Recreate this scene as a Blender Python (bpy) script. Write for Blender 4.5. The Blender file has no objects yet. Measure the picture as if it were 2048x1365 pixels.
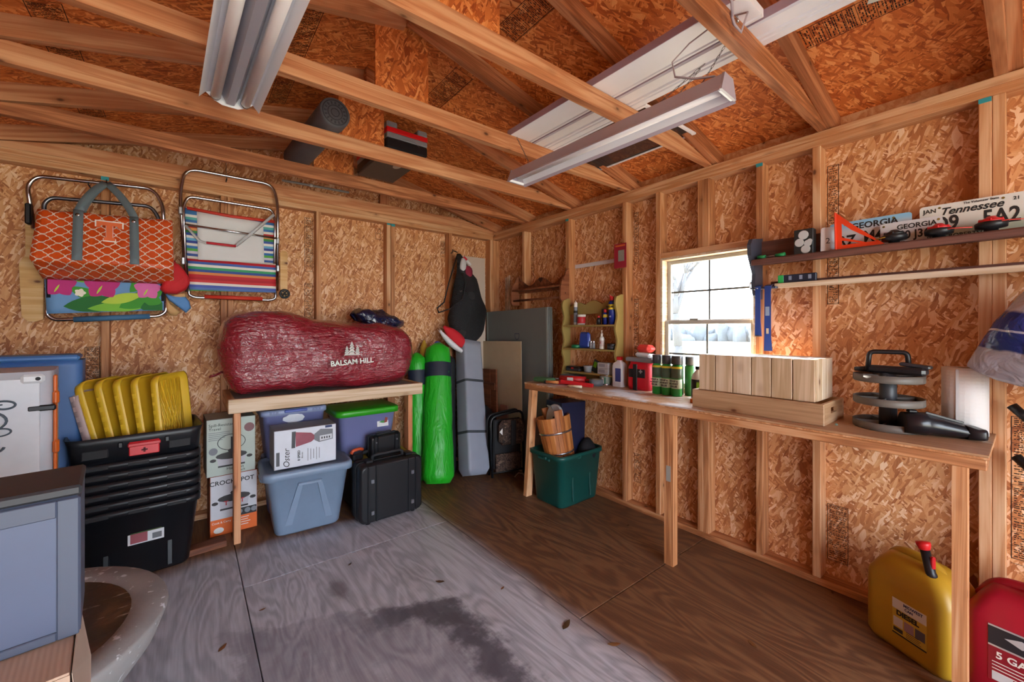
import bpy, bmesh, math, random
from math import sin, cos, pi, radians as RD, sqrt, atan2, hypot
from mathutils import Vector, Matrix, Euler, noise as mnoise
random.seed(7)
SC = bpy.context.scene
COL = SC.collection

# ------------------------------------------------------------------ camera, sky, sun, exposure
cam_d = bpy.data.cameras.new('camera'); cam = bpy.data.objects.new('camera', cam_d); COL.objects.link(cam)
cam.location = (-2.637, -3.675, 1.369)
cam.rotation_euler = (pi/2, 0, -RD(38.3185))
cam_d.sensor_width = 36.0; cam_d.lens = 818.7/2048*36.0
cam_d.shift_y = -25.0/2048
cam_d.clip_start = 0.02; cam_d.clip_end = 300
SC.camera = cam
w = bpy.data.worlds.new('daylight'); SC.world = w; w.use_nodes = True
bg = w.node_tree.nodes['Background']; bg.inputs['Color'].default_value = (0.78, 0.88, 1.0, 1); bg.inputs['Strength'].default_value = 9.0
sun_d = bpy.data.lights.new('sun', 'SUN'); sun = bpy.data.objects.new('sun', sun_d); COL.objects.link(sun)
sun_d.energy = 45.0; sun_d.angle = RD(0.8); sun_d.color = (1.0, 0.93, 0.82)
sun.rotation_euler = Vector((-0.42, -0.75, -0.33)).to_track_quat('-Z', 'Y').to_euler()
SC.view_settings.view_transform = 'Standard'; SC.view_settings.look = 'None'
SC.view_settings.exposure = 0.6; SC.view_settings.gamma = 1.0; SC.view_settings.use_curve_mapping = False

# ------------------------------------------------------------------ node expression helper
class S:
    def __init__(s, nt, sock): s.nt, s.k = nt, sock
    def _m(s, op, *o):
        n = s.nt.nodes.new('ShaderNodeMath'); n.operation = op
        for i, v in enumerate((s,)+o):
            if isinstance(v, S): s.nt.links.new(v.k, n.inputs[i])
            else: n.inputs[i].default_value = v
        return S(s.nt, n.outputs[0])
    def __add__(s, o): return s._m('ADD', o)
    def __sub__(s, o): return s._m('SUBTRACT', o)
    def __mul__(s, o): return s._m('MULTIPLY', o)
    def __truediv__(s, o): return s._m('DIVIDE', o)
    def __neg__(s): return s._m('MULTIPLY', -1.0)
    def gt(s, o): return s._m('GREATER_THAN', o)
    def lt(s, o): return s._m('LESS_THAN', o)
    def min(s, o): return s._m('MINIMUM', o)
    def max(s, o): return s._m('MAXIMUM', o)
    def abs(s): return s._m('ABSOLUTE')
    def fract(s): return s._m('FRACT')
    def sqrt(s): return s._m('SQRT')
    def sin(s): return s._m('SINE')
    def pow(s, o): return s._m('POWER', o)
    def smooth(s, a, b, lo=0.0, hi=1.0):
        n = s.nt.nodes.new('ShaderNodeMapRange'); n.interpolation_type = 'SMOOTHSTEP'
        s.nt.links.new(s.k, n.inputs[0])
        for i, v in enumerate((a, b, lo, hi)): n.inputs[1+i].default_value = v
        return S(s.nt, n.outputs[0])

class Mat:
    """a procedural node material"""
    def __init__(s, name, rough=0.5, metal=0.0, spec=0.5):
        s.m = bpy.data.materials.new(name); s.m.use_nodes = True; s.nt = s.m.node_tree
        s.p = s.nt.nodes['Principled BSDF']
        s.set('Roughness', rough); s.set('Metallic', metal); s.set('Specular IOR Level', spec)
    def set(s, k, v):
        if isinstance(v, S): s.nt.links.new(v.k, s.p.inputs[k])
        else: s.p.inputs[k].default_value = v
        return s
    def node(s, t, **kw):
        n = s.nt.nodes.new(t)
        for k, v in kw.items(): setattr(n, k, v)
        return n
    def link(s, a, b): s.nt.links.new(a.k if isinstance(a, S) else a, b)
    def coord(s, kind='Object'): return S(s.nt, s.node('ShaderNodeTexCoord').outputs[kind])
    def rnd(s): return S(s.nt, s.node('ShaderNodeObjectInfo').outputs['Random'])
    def sep(s, v):
        n = s.node('ShaderNodeSeparateXYZ'); s.link(v, n.inputs[0]); return [S(s.nt, o) for o in n.outputs]
    def comb(s, x, y, z=0.0):
        n = s.node('ShaderNodeCombineXYZ')
        for i, v in enumerate((x, y, z)):
            if isinstance(v, S): s.link(v, n.inputs[i])
            else: n.inputs[i].default_value = v
        return S(s.nt, n.outputs[0])
    def map(s, v, scale=(1,1,1), rot=(0,0,0), loc=(0,0,0)):
        n = s.node('ShaderNodeMapping'); s.link(v, n.inputs[0])
        n.inputs['Location'].default_value = loc; n.inputs['Rotation'].default_value = rot; n.inputs['Scale'].default_value = scale
        return S(s.nt, n.outputs[0])
    def noise(s, v, scale=5.0, detail=2.0, rough=0.5, dist=0.0, out='Fac'):
        n = s.node('ShaderNodeTexNoise'); s.link(v, n.inputs['Vector'])
        n.inputs['Scale'].default_value = scale; n.inputs['Detail'].default_value = detail
        n.inputs['Roughness'].default_value = rough; n.inputs['Distortion'].default_value = dist
        return S(s.nt, n.outputs[out])
    def voro(s, v, scale=5.0, out='Color', rnd=1.0, dim='2D'):
        n = s.node('ShaderNodeTexVoronoi', voronoi_dimensions=dim); s.link(v, n.inputs['Vector'])
        n.inputs['Scale'].default_value = scale; n.inputs['Randomness'].default_value = rnd
        return S(s.nt, n.outputs[out])
    def mix(s, f, a, b, mode='MIX'):
        n = s.node('ShaderNodeMix', data_type='RGBA', blend_type=mode)
        for k, v in (('Factor', f), ('A', a), ('B', b)):
            i = [q for q in n.inputs if q.name == k and (q.type == 'RGBA') == (k != 'Factor')][0]
            if isinstance(v, S): s.link(v, i)
            elif k == 'Factor': i.default_value = v
            else: i.default_value = (*v, 1)
        return S(s.nt, [o for o in n.outputs if o.type == 'RGBA'][0])
    def ramp(s, f, stops, const=False):
        n = s.node('ShaderNodeValToRGB'); s.link(f, n.inputs[0]); cr = n.color_ramp
        if const: cr.interpolation = 'CONSTANT'
        while len(cr.elements) > 1: cr.elements.remove(cr.elements[-1])
        for i, (p, c) in enumerate(stops):
            e = cr.elements[0] if i == 0 else cr.elements.new(p)
            e.position = p; e.color = (*c, 1)
        return S(s.nt, n.outputs[0])
    def bump(s, h, strength=0.3, dist=0.01):
        n = s.node('ShaderNodeBump'); s.link(h, n.inputs['Height'])
        n.inputs['Strength'].default_value = strength; n.inputs['Distance'].default_value = dist
        s.link(n.outputs[0], s.p.inputs['Normal']); s.link(n.outputs[0], s.p.inputs['Coat Normal']); return s

def lin(c):
    if isinstance(c, str):
        c = tuple(int(c[i:i+2], 16)/255 for i in (0, 2, 4))
    return tuple(v/12.92 if v <= .04045 else ((v+.055)/1.055)**2.4 for v in c)
_mc = {}
def plain(hexc, rough=0.5, metal=0.0, var=0.12, bump=0.0, bscale=60.0, spec=0.5, name=None):
    """a plain coloured surface with faint mottling and optional fine relief"""
    key = (hexc, rough, metal, var, bump, bscale, spec)
    if key in _mc: return _mc[key]
    m = Mat(name or 'surface_'+hexc, rough, metal, spec); c = lin(hexc); co = m.coord()
    f = m.noise(co, 9.0, 4.0, 0.6)
    lo = tuple(v*(1-var) for v in c); hi = tuple(min(1, v*(1+var)) for v in c)
    m.set('Base Color', m.mix(f, lo, hi))
    if bump: m.bump(m.noise(co, bscale, 3.0), bump, 0.004)
    _mc[key] = m.m; return m.m

# ------------------------------------------------------------------ mesh builder
class B:
    def __init__(s): s.v, s.f, s.mi, s.sm, s.uv = [], [], [], [], None
    def add(s, vs, fs, mi=0, smooth=False, M=None):
        o = len(s.v)
        s.v += [tuple(M @ Vector(p)) if M is not None else tuple(p) for p in vs]
        s.f += [tuple(i+o for i in f) for f in fs]; s.mi += [mi]*len(fs); s.sm += [smooth]*len(fs); return s
    def box(s, c, size, bev=0.0, mi=0, rot=None):
        x, y, z = (v/2 for v in size); M = Matrix.Translation(c) @ (Euler(rot).to_matrix().to_4x4() if rot else Matrix.Identity(4))
        if bev <= 0:
            vs = [(a*x, b*y, d*z) for a in (-1,1) for b in (-1,1) for d in (-1,1)]
            return s.add(vs, [(0,1,3,2),(4,6,7,5),(0,4,5,1),(2,3,7,6),(0,2,6,4),(1,5,7,3)], mi, False, M)
        e = min(bev, x*.99, y*.99, z*.99); vs = []; idx = {}
        for a in (-1,1):
            for b in (-1,1):
                for d in (-1,1):
                    for k in range(3):
                        p = [a*(x-e), b*(y-e), d*(z-e)]; p[k] = (a,b,d)[k]*(x,y,z)[k]
                        idx[a,b,d,k] = len(vs); vs.append(tuple(p))
        fs = []
        for k in range(3):
            for q in (-1,1):
                o = [j for j in range(3) if j != k]; ring = []
                for u, t in ((-1,-1),(1,-1),(1,1),(-1,1)):
                    sg = [0,0,0]; sg[k] = q; sg[o[0]] = u; sg[o[1]] = t; ring.append(idx[sg[0],sg[1],sg[2],k])
                fs.append(tuple(ring if (q > 0) == (k != 1) else ring[::-1]))
        for k in range(3):
            o = [j for j in range(3) if j != k]
            for u in (-1,1):
                for t in (-1,1):
                    r = []
                    for q, ax in ((-1,o[0]),(1,o[0]),(1,o[1]),(-1,o[1])):
                        sg = [0,0,0]; sg[k] = q; sg[o[0]] = u; sg[o[1]] = t; r.append(idx[sg[0],sg[1],sg[2],ax])
                    fs.append(tuple(r))
        for a in (-1,1):
            for b in (-1,1):
                for d in (-1,1): fs.append(tuple(idx[a,b,d,k] for k in range(3)))
        return s.add(vs, fs, mi, False, M)
    def span(s, p, q, bev=0.0, mi=0):
        return s.box([(a+b)/2 for a, b in zip(p, q)], [abs(b-a) for a, b in zip(p, q)], bev, mi)
    def loft(s, loops, caps=(True, True), mi=0, smooth=False, closed=True, M=None):
        n = len(loops[0]); vs = [p for l in loops for p in l]; fs = []
        for i in range(len(loops)-1):
            for j in range(n if closed else n-1):
                k = (j+1) % n; fs.append((i*n+j, i*n+k, (i+1)*n+k, (i+1)*n+j))
        s.add(vs, fs, mi, smooth, M)
        o = len(s.v)-len(vs)
        if caps[0]: s.f.append(tuple(o+j for j in range(n))[::-1]); s.mi.append(mi); s.sm.append(False)
        if caps[1]: s.f.append(tuple(o+(len(loops)-1)*n+j for j in range(n))); s.mi.append(mi); s.sm.append(False)
        return s
    def lathe(s, prof, n=20, mi=0, smooth=True, M=None, sweep=2*pi):
        loops = [[(r*cos(sweep*j/n), r*sin(sweep*j/n), z) for j in range(n)] for r, z in prof]
        return s.loft(loops, (prof[0][0] > 1e-6, prof[-1][0] > 1e-6), mi, smooth, True, M)
    def cyl(s, p, q, r, r2=None, n=12, mi=0, smooth=True, caps=True):
        p, q = Vector(p), Vector(q); d = q-p; M = Matrix.Translation(p) @ d.to_track_quat('Z', 'Y').to_matrix().to_4x4()
        r2 = r if r2 is None else r2
        return s.loft([[(r*cos(2*pi*j/n), r*sin(2*pi*j/n), 0) for j in range(n)], [(r2*cos(2*pi*j/n), r2*sin(2*pi*j/n), d.length) for j in range(n)]], (caps, caps), mi, smooth, True, M)
    def tube(s, pts, r, n=8, mi=0, closed=False, flat=1.0):
        P = [Vector(p) for p in pts]; loops = []; up = None; m = len(P)
        for i in range(m):
            a, b = (P[(i-1) % m], P[(i+1) % m]) if closed else (P[max(i-1, 0)], P[min(i+1, m-1)])
            t = (b-a).normalized()
            if up is None: up = t.orthogonal().normalized()
            up = (up - t*up.dot(t)).normalized(); sd = t.cross(up)
            loops.append([tuple(P[i] + (up*cos(2*pi*j/n) + sd*flat*sin(2*pi*j/n))*r) for j in range(n)])
        if closed: loops.append(loops[0])
        return s.loft(loops, (not closed, not closed), mi, True)
    def prism(s, poly, h, M=None, mi=0, z0=0.0):
        n = len(poly); vs = [(x, y, z0) for x, y in poly]+[(x, y, z0+h) for x, y in poly]
        fs = [tuple(range(n))[::-1], tuple(range(n, 2*n))]+[(i, (i+1) % n, n+(i+1) % n, n+i) for i in range(n)]
        return s.add(vs, fs, mi, False, M)
    def ball(s, c, r, n=12, m=8, mi=0, M=None):
        r = r if isinstance(r, (tuple, list)) else (r, r, r)
        loops = [[(c[0]+r[0]*sin(pi*i/m)*cos(2*pi*j/n), c[1]+r[1]*sin(pi*i/m)*sin(2*pi*j/n), c[2]-r[2]*cos(pi*i/m)) for j in range(n)] for i in range(1, m)]
        return s.loft(loops, (True, True), mi, True, True, M)
    def jitter(s, amp, freq, seed=0.0, mask=None):
        out = []
        for p in s.v:
            d = mnoise.noise_vector(Vector((p[0]*freq+seed, p[1]*freq, p[2]*freq)))
            k = amp*(mask(p) if mask else 1.0); out.append((p[0]+d[0]*k, p[1]+d[1]*k, p[2]+d[2]*k))
        s.v = out; return s
    def done(s, name, mat, parent=None, loc=(0,0,0), rot=(0,0,0)):
        me = bpy.data.meshes.new(name); me.from_pydata(s.v, [], s.f)
        for m in (mat if isinstance(mat, (list, tuple)) else [mat]): me.materials.append(m.m if isinstance(m, Mat) else m)
        me.polygons.foreach_set('material_index', s.mi); me.polygons.foreach_set('use_smooth', s.sm)
        bm = bmesh.new(); bm.from_mesh(me); bmesh.ops.recalc_face_normals(bm, faces=bm.faces); bm.to_mesh(me); bm.free()
        me.update(); return put(name, me, parent, loc, rot)
def put(name, data, parent=None, loc=(0,0,0), rot=(0,0,0)):
    o = bpy.data.objects.new(name, data); COL.objects.link(o); o.location = loc; o.rotation_euler = rot
    if parent is not None: o.parent = parent
    return o
def tag(o, label, cat, group=None):
    o['label'] = label; o['category'] = cat
    if group: o['group'] = group
    return o
def thing(name, label, cat, loc=(0,0,0), rz=0.0, group=None, rot=None):
    o = put(name, None, None, loc, rot or (0, 0, rz)); o.empty_display_size = 0.05
    return tag(o, label, cat, group)
def struct(name, loc=(0,0,0)):
    o = put(name, None, None, loc); o['kind'] = 'structure'; return o
def text(s, size, mat, parent, loc, rot=(0,0,0), name='lettering', align='CENTER', sx=1.0, shear=0.0, bold=0.0):
    c = bpy.data.curves.new(name, 'FONT'); c.body = s; c.size = size; c.align_x = align; c.align_y = 'CENTER'
    c.extrude = 0.0004; c.shear = shear; c.offset = bold; c.resolution_u = 3
    c.materials.append(mat.m if isinstance(mat, Mat) else mat)
    q = bpy.data.objects.new('tmp', c); me = bpy.data.meshes.new_from_object(q); bpy.data.objects.remove(q); bpy.data.curves.remove(c)
    me.name = name; o = put(name, me, parent, loc, rot); o.scale = (sx, 1, 1); return o
def rrect(w, d, r, n=4, z=0.0, cx=0.0, cy=0.0):
    r = min(r, w/2*.99, d/2*.99); out = []
    for k, (a, b) in enumerate(((1,1),(-1,1),(-1,-1),(1,-1))):
        for i in range(n+1):
            t = pi/2*(k+i/n); out.append((cx+a*(w/2-r)+r*cos(t), cy+b*(d/2-r)+r*sin(t), z))
    return out
def sub_copy(o, parent):
    c = o.copy(); COL.objects.link(c); c.parent = parent
    for ch in list(o.children): sub_copy(ch, c)
    return c
RX = (pi/2, 0, 0)            # text upright, facing -y
RXR = (pi/2, 0, -pi/2)       # text upright, facing -x (right wall)

# ------------------------------------------------------------------ wood materials
def make_osb(name, tint=(1,1,1), dark=1.0):
    m = Mat(name, 0.62); x, y, z = m.sep(m.coord()); r = m.rnd()
    v = m.comb(x + r*37.0, y + r*19.0, 0.0)
    wob = m.noise(v, 9.0, 1.0, out='Color')
    n = m.node('ShaderNodeVectorMath', operation='MULTIPLY_ADD'); m.link(wob, n.inputs[0]); n.inputs[1].default_value = (.03, .03, 0); m.link(v, n.inputs[2])
    v = S(m.nt, n.outputs[0])
    T = lambda c: tuple(a*b*dark for a, b in zip(lin(c), tint))
    col = m.mix(m.noise(v, 30.0, 3.0), T('b87740'), T('d09659'))
    hgt = None
    for i, (a, sx, sy, th) in enumerate(((0.35,17,60,.30), (1.9,15,62,.36), (2.75,20,84,.42), (1.15,14,58,.46), (0.05,22,96,.50), (2.35,16,54,.55), (0.75,26,120,.58), (1.5,10,38,.80), (2.0,24,110,.62))):
        vr = m.map(v, (1, 1, 1), (0, 0, a)); q = m.map(vr, (sx, sy, 1), (0, 0, 0), (3.1*i, 1.7*i, 0)); c = m.sep(m.voro(q, 1.0))
        g = m.noise(m.map(vr, (14, 260, 1)), 1.0, 2.0)
        tone = m.ramp(c[1]*.86 + g*.28 - .07, ((0, T('8a4c25')), (.14, T('ab6a37')), (.42, T('c98a4e')), (.68, T('d9a468')), (.9, T('ebc794')), (1, T('f0d5a8'))))
        f = c[0].gt(th); col = m.mix(f, col, tone)
        hgt = f*c[2] if hgt is None else hgt + f*(c[2]-.3)
    m.set('Base Color', col); m.bump(hgt, 0.25, 0.003); return m
OSB = make_osb('oriented_strand_board', (1.06, 1.04, 1.28))
OSBR = make_osb('oriented_strand_board_roof', (1.2, .70, .42))  # roof copy of the board, warm bounce light put into its orange tint
def make_lumber(name, base='c68858', dk='8f5530', lt='e0b58c', sat=1.0):
    m = Mat(name, 0.6); x, y, z = m.sep(m.coord()); r = m.rnd()
    v = m.comb(x + r*31.0, y + r*13.0, z + r*7.0)
    ring = m.noise(m.map(v, (.9, 15, 15)), 1.0, 3.0, .55, .6)
    fine = m.noise(m.map(v, (4, 190, 190)), 1.0, 2.0)
    f = ((ring*22.0).sin()*.5+.5)*.34 + fine*.36 + r*.30
    col = m.ramp(f, ((.12, lin(dk)), (.42, lin(base)), (.85, lin(lt))))
    d = m.voro(m.map(v, (5, 9, 9)), 1.0, 'Distance', 1.0, '3D')
    col = m.mix(d.smooth(.04, .11, 1.0, 0.0), col, lin('4a2410'))
    d2 = m.voro(m.map(v, (5, 9, 9)), 1.0, 'Distance', 1.0, '3D')
    col = m.mix(d2.smooth(.08, .26, .35, 0.0), col, lin('7d4620'))
    m.set('Base Color', col); m.bump(f, .15, .002); return m
PINE = make_lumber('framing_pine')
PINEO = make_lumber('roof_framing_pine', 'c07a4e', '854824', 'dba478')
DARKWOOD = make_lumber('dark_stained_wood', '6b3a22', '3d1e10', '8a5233')
OAK = make_lumber('orange_stained_wood', 'b1682f', '6b3413', 'd08c4c')
PALE = make_lumber('pale_planed_pine', 'd0b596', 'b2946f', 'e4d3bd')
OLIVEW = plain('a08a4e', .6, 0, .15, name='olive_painted_wood')
def make_ply():
    # floor plywood: grey and worn where it is walked on, brown at the right; the table's shade is painted in brown too
    m = Mat('floor_plywood', 0.55); P = S(m.nt, m.node('ShaderNodeNewGeometry').outputs['Position']); x, y, z = m.sep(P)
    ob = m.coord(); r = m.rnd(); ox, oy, oz = m.sep(ob); v = m.comb(ox + r*11.0, oy + r*23.0, 0.0)
    big = m.noise(m.map(v, (3.2, .75, 1)), 1.0, 3.0, .5, 1.1)
    ring = (big*70.0).sin()*.5+.5
    fine = m.noise(m.map(v, (120, 6, 1)), 1.0, 3.0)
    f = ring*.34 + fine*.62 + .06
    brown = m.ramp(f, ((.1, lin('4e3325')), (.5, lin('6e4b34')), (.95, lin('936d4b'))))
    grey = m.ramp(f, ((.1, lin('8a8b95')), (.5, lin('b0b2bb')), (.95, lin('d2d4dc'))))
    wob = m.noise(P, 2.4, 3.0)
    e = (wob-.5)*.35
    worn = (x+e*.35).smooth(-1.29, -1.12, 1.0, 0.0) * (y+e).smooth(-.78, -.60, 1.0, 0.0)  # x edge is wear; y edge is the table's shade painted into the colour
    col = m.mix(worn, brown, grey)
    # spilled dark paint patch and scuffs
    n2 = m.noise(P, 7.0, 4.0, .65)
    d = (y+1.42+(x+2.54)*.45).max(x+1.57).max(-(x+2.52)) + (n2-.5)*.34
    col = m.mix(d.smooth(-.05, .02, .45, 0.0) * n2.smooth(.3, .55, .6, 1.0), col, lin('5d5664'))
    col = m.mix((d+.08).abs().smooth(.02, .12, .75, 0.0) * (x+2.1).smooth(-.05, .3), col, lin('3d3944'))
    dx = x+2.02; dy = y+1.42; d = ((dx*dx)*30.0 + (dy*dy)*5.0).sqrt() + (n2-.5)*.3
    col = m.mix(d.smooth(.1, .3, .6, 0.0), col, lin('4a3a38'))
    sp = m.noise(P, 55.0, 2.0); sp2 = m.noise(P, 3.0, 2.0)
    col = m.mix(sp.smooth(.74, .78) * sp2.smooth(.5, .62) * worn, col, lin('d8dce4'))
    col = m.mix(m.noise(P, 1.6, 4.0, .6).smooth(.55, .8, 0.0, .35), col, lin('4f4038'))
    m.set('Base Color', col); m.set('Roughness', f*.2+.42); m.bump(f, .12, .002); return m
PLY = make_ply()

# ------------------------------------------------------------------ building shell
HT = 2.42; W2 = .0381; D4 = .0889; XL = -3.6; YF = -6.1
RID = -1.80; SL = .2333
def board(name, p, q, mat, parent, bev=.003):
    """one piece of lumber between two corner points, its length along local x"""
    p, q = Vector(p), Vector(q); s = [abs(q[i]-p[i]) for i in range(3)]; k = max(range(3), key=lambda i: s[i])
    rot = {0: (0,0,0), 1: (0,0,pi/2), 2: (0,pi/2,0)}[k]
    dims = {0: (s[0],s[1],s[2]), 1: (s[1],s[0],s[2]), 2: (s[2],s[1],s[0])}[k]
    return B().box((0,0,0), dims, bev).done(name, mat, parent, (p+q)/2, rot)
floor = struct('floor')
def sheet(x0, x1, y0, y1):
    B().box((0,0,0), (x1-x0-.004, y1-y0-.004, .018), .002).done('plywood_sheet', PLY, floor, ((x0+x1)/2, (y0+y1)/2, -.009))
xs = [.09, -1.19, -2.41, -3.69]
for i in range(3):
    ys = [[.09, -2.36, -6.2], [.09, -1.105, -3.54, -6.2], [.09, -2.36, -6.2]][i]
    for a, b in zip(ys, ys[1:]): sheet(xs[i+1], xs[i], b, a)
B().box((-1.8, -3.05, -.05), (3.8, 6.3, .06)).done('floor_frame', plain('3a2a20', .8), floor)

# right wall: studs face at x = 0, boards behind at x = .0889
wr = struct('wall_right')
for y in (-.501, -1.107, -1.715, -2.004, -2.668, -2.947, -3.538, -3.576, -4.18, -4.79, -5.40, -6.0):
    board('stud', (0, y, W2), (D4, y-W2, HT-2*W2), PINE, wr)
for y in (-2.313, -2.351):
    board('cripple_stud', (0, y, 1.866+W2), (D4, y-W2, HT-2*W2), PINE, wr)
    board('cripple_stud', (0, y, W2), (D4, y-W2, .945-W2), PINE, wr)
board('corner_stud', (0+.0, .05, W2), (D4, 0.0, HT-2*W2), PINE, wr)
board('bottom_plate', (0, .0, 0), (D4, YF, W2), PINE, wr)
board('top_plate', (0, .0, HT-W2), (D4, YF, HT), PINE, wr)
board('top_plate', (0, .0, HT-2*W2), (D4, YF, HT-W2), PINE, wr)
board('window_header', (0, -2.042, 1.866), (D4, -2.668, 1.866+W2), PINE, wr)
board('window_sill_plate', (0, -2.042, .945-W2), (D4, -2.668, .945), PINE, wr)
def osb_wall(poly, parent, rot, loc, name='osb_sheet', mat=None):
    return B().prism(poly, .011).done(name, mat or OSB, parent, loc, rot)
RW = (pi/2, 0, -pi/2)   # local x -> -y, local y -> z, local z -> -x
GP_ = 0; g = .002
for poly in ([(-.1,0),(1.12-g,0),(1.12-g,2.44),(-.1,2.44)],
             [(1.12+g,0),(2.35-g,0),(2.35-g,.945),(2.042,.945),(2.042,1.866),(2.35-g,1.866),(2.35-g,2.44),(1.12+g,2.44)],
             [(2.35+g,0),(3.576-g,0),(3.576-g,2.44),(2.35+g,2.44),(2.35+g,1.866),(2.668,1.866),(2.668,.945),(2.35+g,.945)],
             [(3.576+g,0),(6.2,0),(6.2,2.44),(3.576+g,2.44)]):
    osb_wall(poly, wr, RW, (D4+.011, 0, 0))
BLUE = plain('2f9aa6', .6, name='blue_end_paint')
for y, z in ((-2.668, HT-2*W2), (-3.538, HT-2*W2), (-1.107, HT-2*W2)):
    B().box((-.0004, y-W2/2, z-.011), (.0008, W2*.96, .02)).done('paint_mark', BLUE, wr)

# left wall (end wall): studs face at y = 0, boards behind at y = .0889
wl = struct('wall_left')
for x in (-3.076, -2.452, -2.412, -1.804, -1.203, -1.162, -.551, -.0395):
    board('stud', (x, 0, W2), (x+W2, D4, HT-2*W2), PINE, wl)
board('bottom_plate', (XL, 0, 0), (0, D4, W2), PINE, wl)
board('top_plate', (XL, 0, HT-W2), (0, D4, HT), PINE, wl)
board('top_plate', (XL, 0, HT-2*W2), (0, D4, HT-W2), PINE, wl)
LW = (pi/2, 0, 0)       # local x -> x, local y -> z, local z -> -y
def roof_z(x): return HT+.0115+SL*(-x if x > RID else x-2*RID)
def gab(x0, x1):
    xm = [x0]+([RID] if x0 < RID < x1 else [])+[x1]
    return [(x0,0),(x1,0)]+[(x, roof_z(x)+.09) for x in xm[::-1]]
for x0, x1 in ((-1.164, .09), (-2.412, -1.168), (-3.69, -2.416)):
    osb_wall(gab(x0, x1), wl, LW, (0, D4+.011, 0))
osb_wall(gab(-3.72, .12), wl, LW, (0, D4+.026, 0), 'outer_siding', plain('7a6a58', .8))
for x in (-3.076, -1.162):
    B().box((x+W2/2, -.0004, HT-2*W2-.013), (W2*.96, .0008, .024)).done('paint_mark', BLUE, wl)
B().box((-1.203+W2/2, -.0004, HT-2*W2-.009), (W2*.96, .0008, .016)).done('paint_mark', BLUE, wl)
board('gable_stud', (-1.25, .045, HT+D4), (-1.25+.089, .045+W2, roof_z(-1.2)), PINEO, wl)

# far side wall and the open front with its doorway (behind the camera)
wf = struct('wall_far_side')
for k in range(9): board('stud', (XL-D4, -.3-.61*k, W2), (XL, -.3-.61*k-W2, HT-2*W2), PINE, wf)
board('top_plate', (XL-D4, 0, HT-2*W2), (XL, YF, HT), PINE, wf); board('bottom_plate', (XL-D4, 0, 0), (XL, YF, W2), PINE, wf)
B().span((XL-D4-.011, .1, 0), (XL-D4, YF, 2.44)).done('osb_sheet', OSB, wf)
wb = struct('wall_front')
OPX0, OPX1, OPZ = -3.3, -.7, 2.2
osb_wall([(-3.69,0),(OPX0,0),(OPX0,OPZ),(OPX1,OPZ),(OPX1,0),(.09,0),(.09,HT+.09),(RID,roof_z(RID)+.09),(-3.69,HT+.09)], wb, LW, (0, YF, 0))
for x in (OPX0-W2, OPX1): board('stud', (x, YF, 0), (x+W2, YF+D4, OPZ), PINE, wb)
board('door_header', (OPX0, YF, OPZ), (OPX1, YF+D4, OPZ+.18), PINE, wb)

# roof deck
roof = struct('ceiling')
TH = atan2(SL, 1.0); CT = cos(TH)
def deck(side, s0, s1, y0, y1):
    """one roof sheet: s measured up the slope from the wall line"""
    L = s1-s0; sc = (s0+s1)/2; x = -sc*CT; z = HT+.0115+SL*(sc*CT)+.0914+.006
    loc = (x, (y0+y1)/2, z) if side > 0 else (2*RID-x, (y0+y1)/2, z)
    B().box((0,0,0), (abs(y1-y0)-.003, L-.003, .011)).done('roof_sheet', OSBR, roof, loc, (Euler((0, TH if side > 0 else -TH, 0)).to_matrix() @ Euler((0,0,pi/2)).to_matrix()).to_euler())
SR = -RID/CT
for side in (1, -1):
    for i, (s0, s1) in enumerate(((-.32, .14), (.14, 1.36), (1.36, SR))):
        ys = [[.2, -1.2, -3.64, -6.2], [.2, -2.42, -6.2], [.2, -1.2, -3.64, -6.2]][i]
        for a, b in zip(ys, ys[1:]): deck(side, s0, s1, b, a)

for side in (1, -1):
    x0 = .30 if side > 0 else 2*RID-.30; za = HT+.0115-SL*.30+.106; zb = HT+.0115-SL*RID+.106
    B().loft([[(x0, .25, za), (RID, .25, zb), (RID, .25, zb+.02), (x0, .25, za+.02)], [(x0, -6.25, za), (RID, -6.25, zb), (RID, -6.25, zb+.02), (x0, -6.25, za+.02)]]).done('shingle_layer', plain('3d3a38', .9), roof)
    xe = D4+.012 if side > 0 else XL-D4-.03
    B().span((xe, .1, 2.30), (xe+.018, YF, 2.52)).done('eave_board', PINE, roof)
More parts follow.
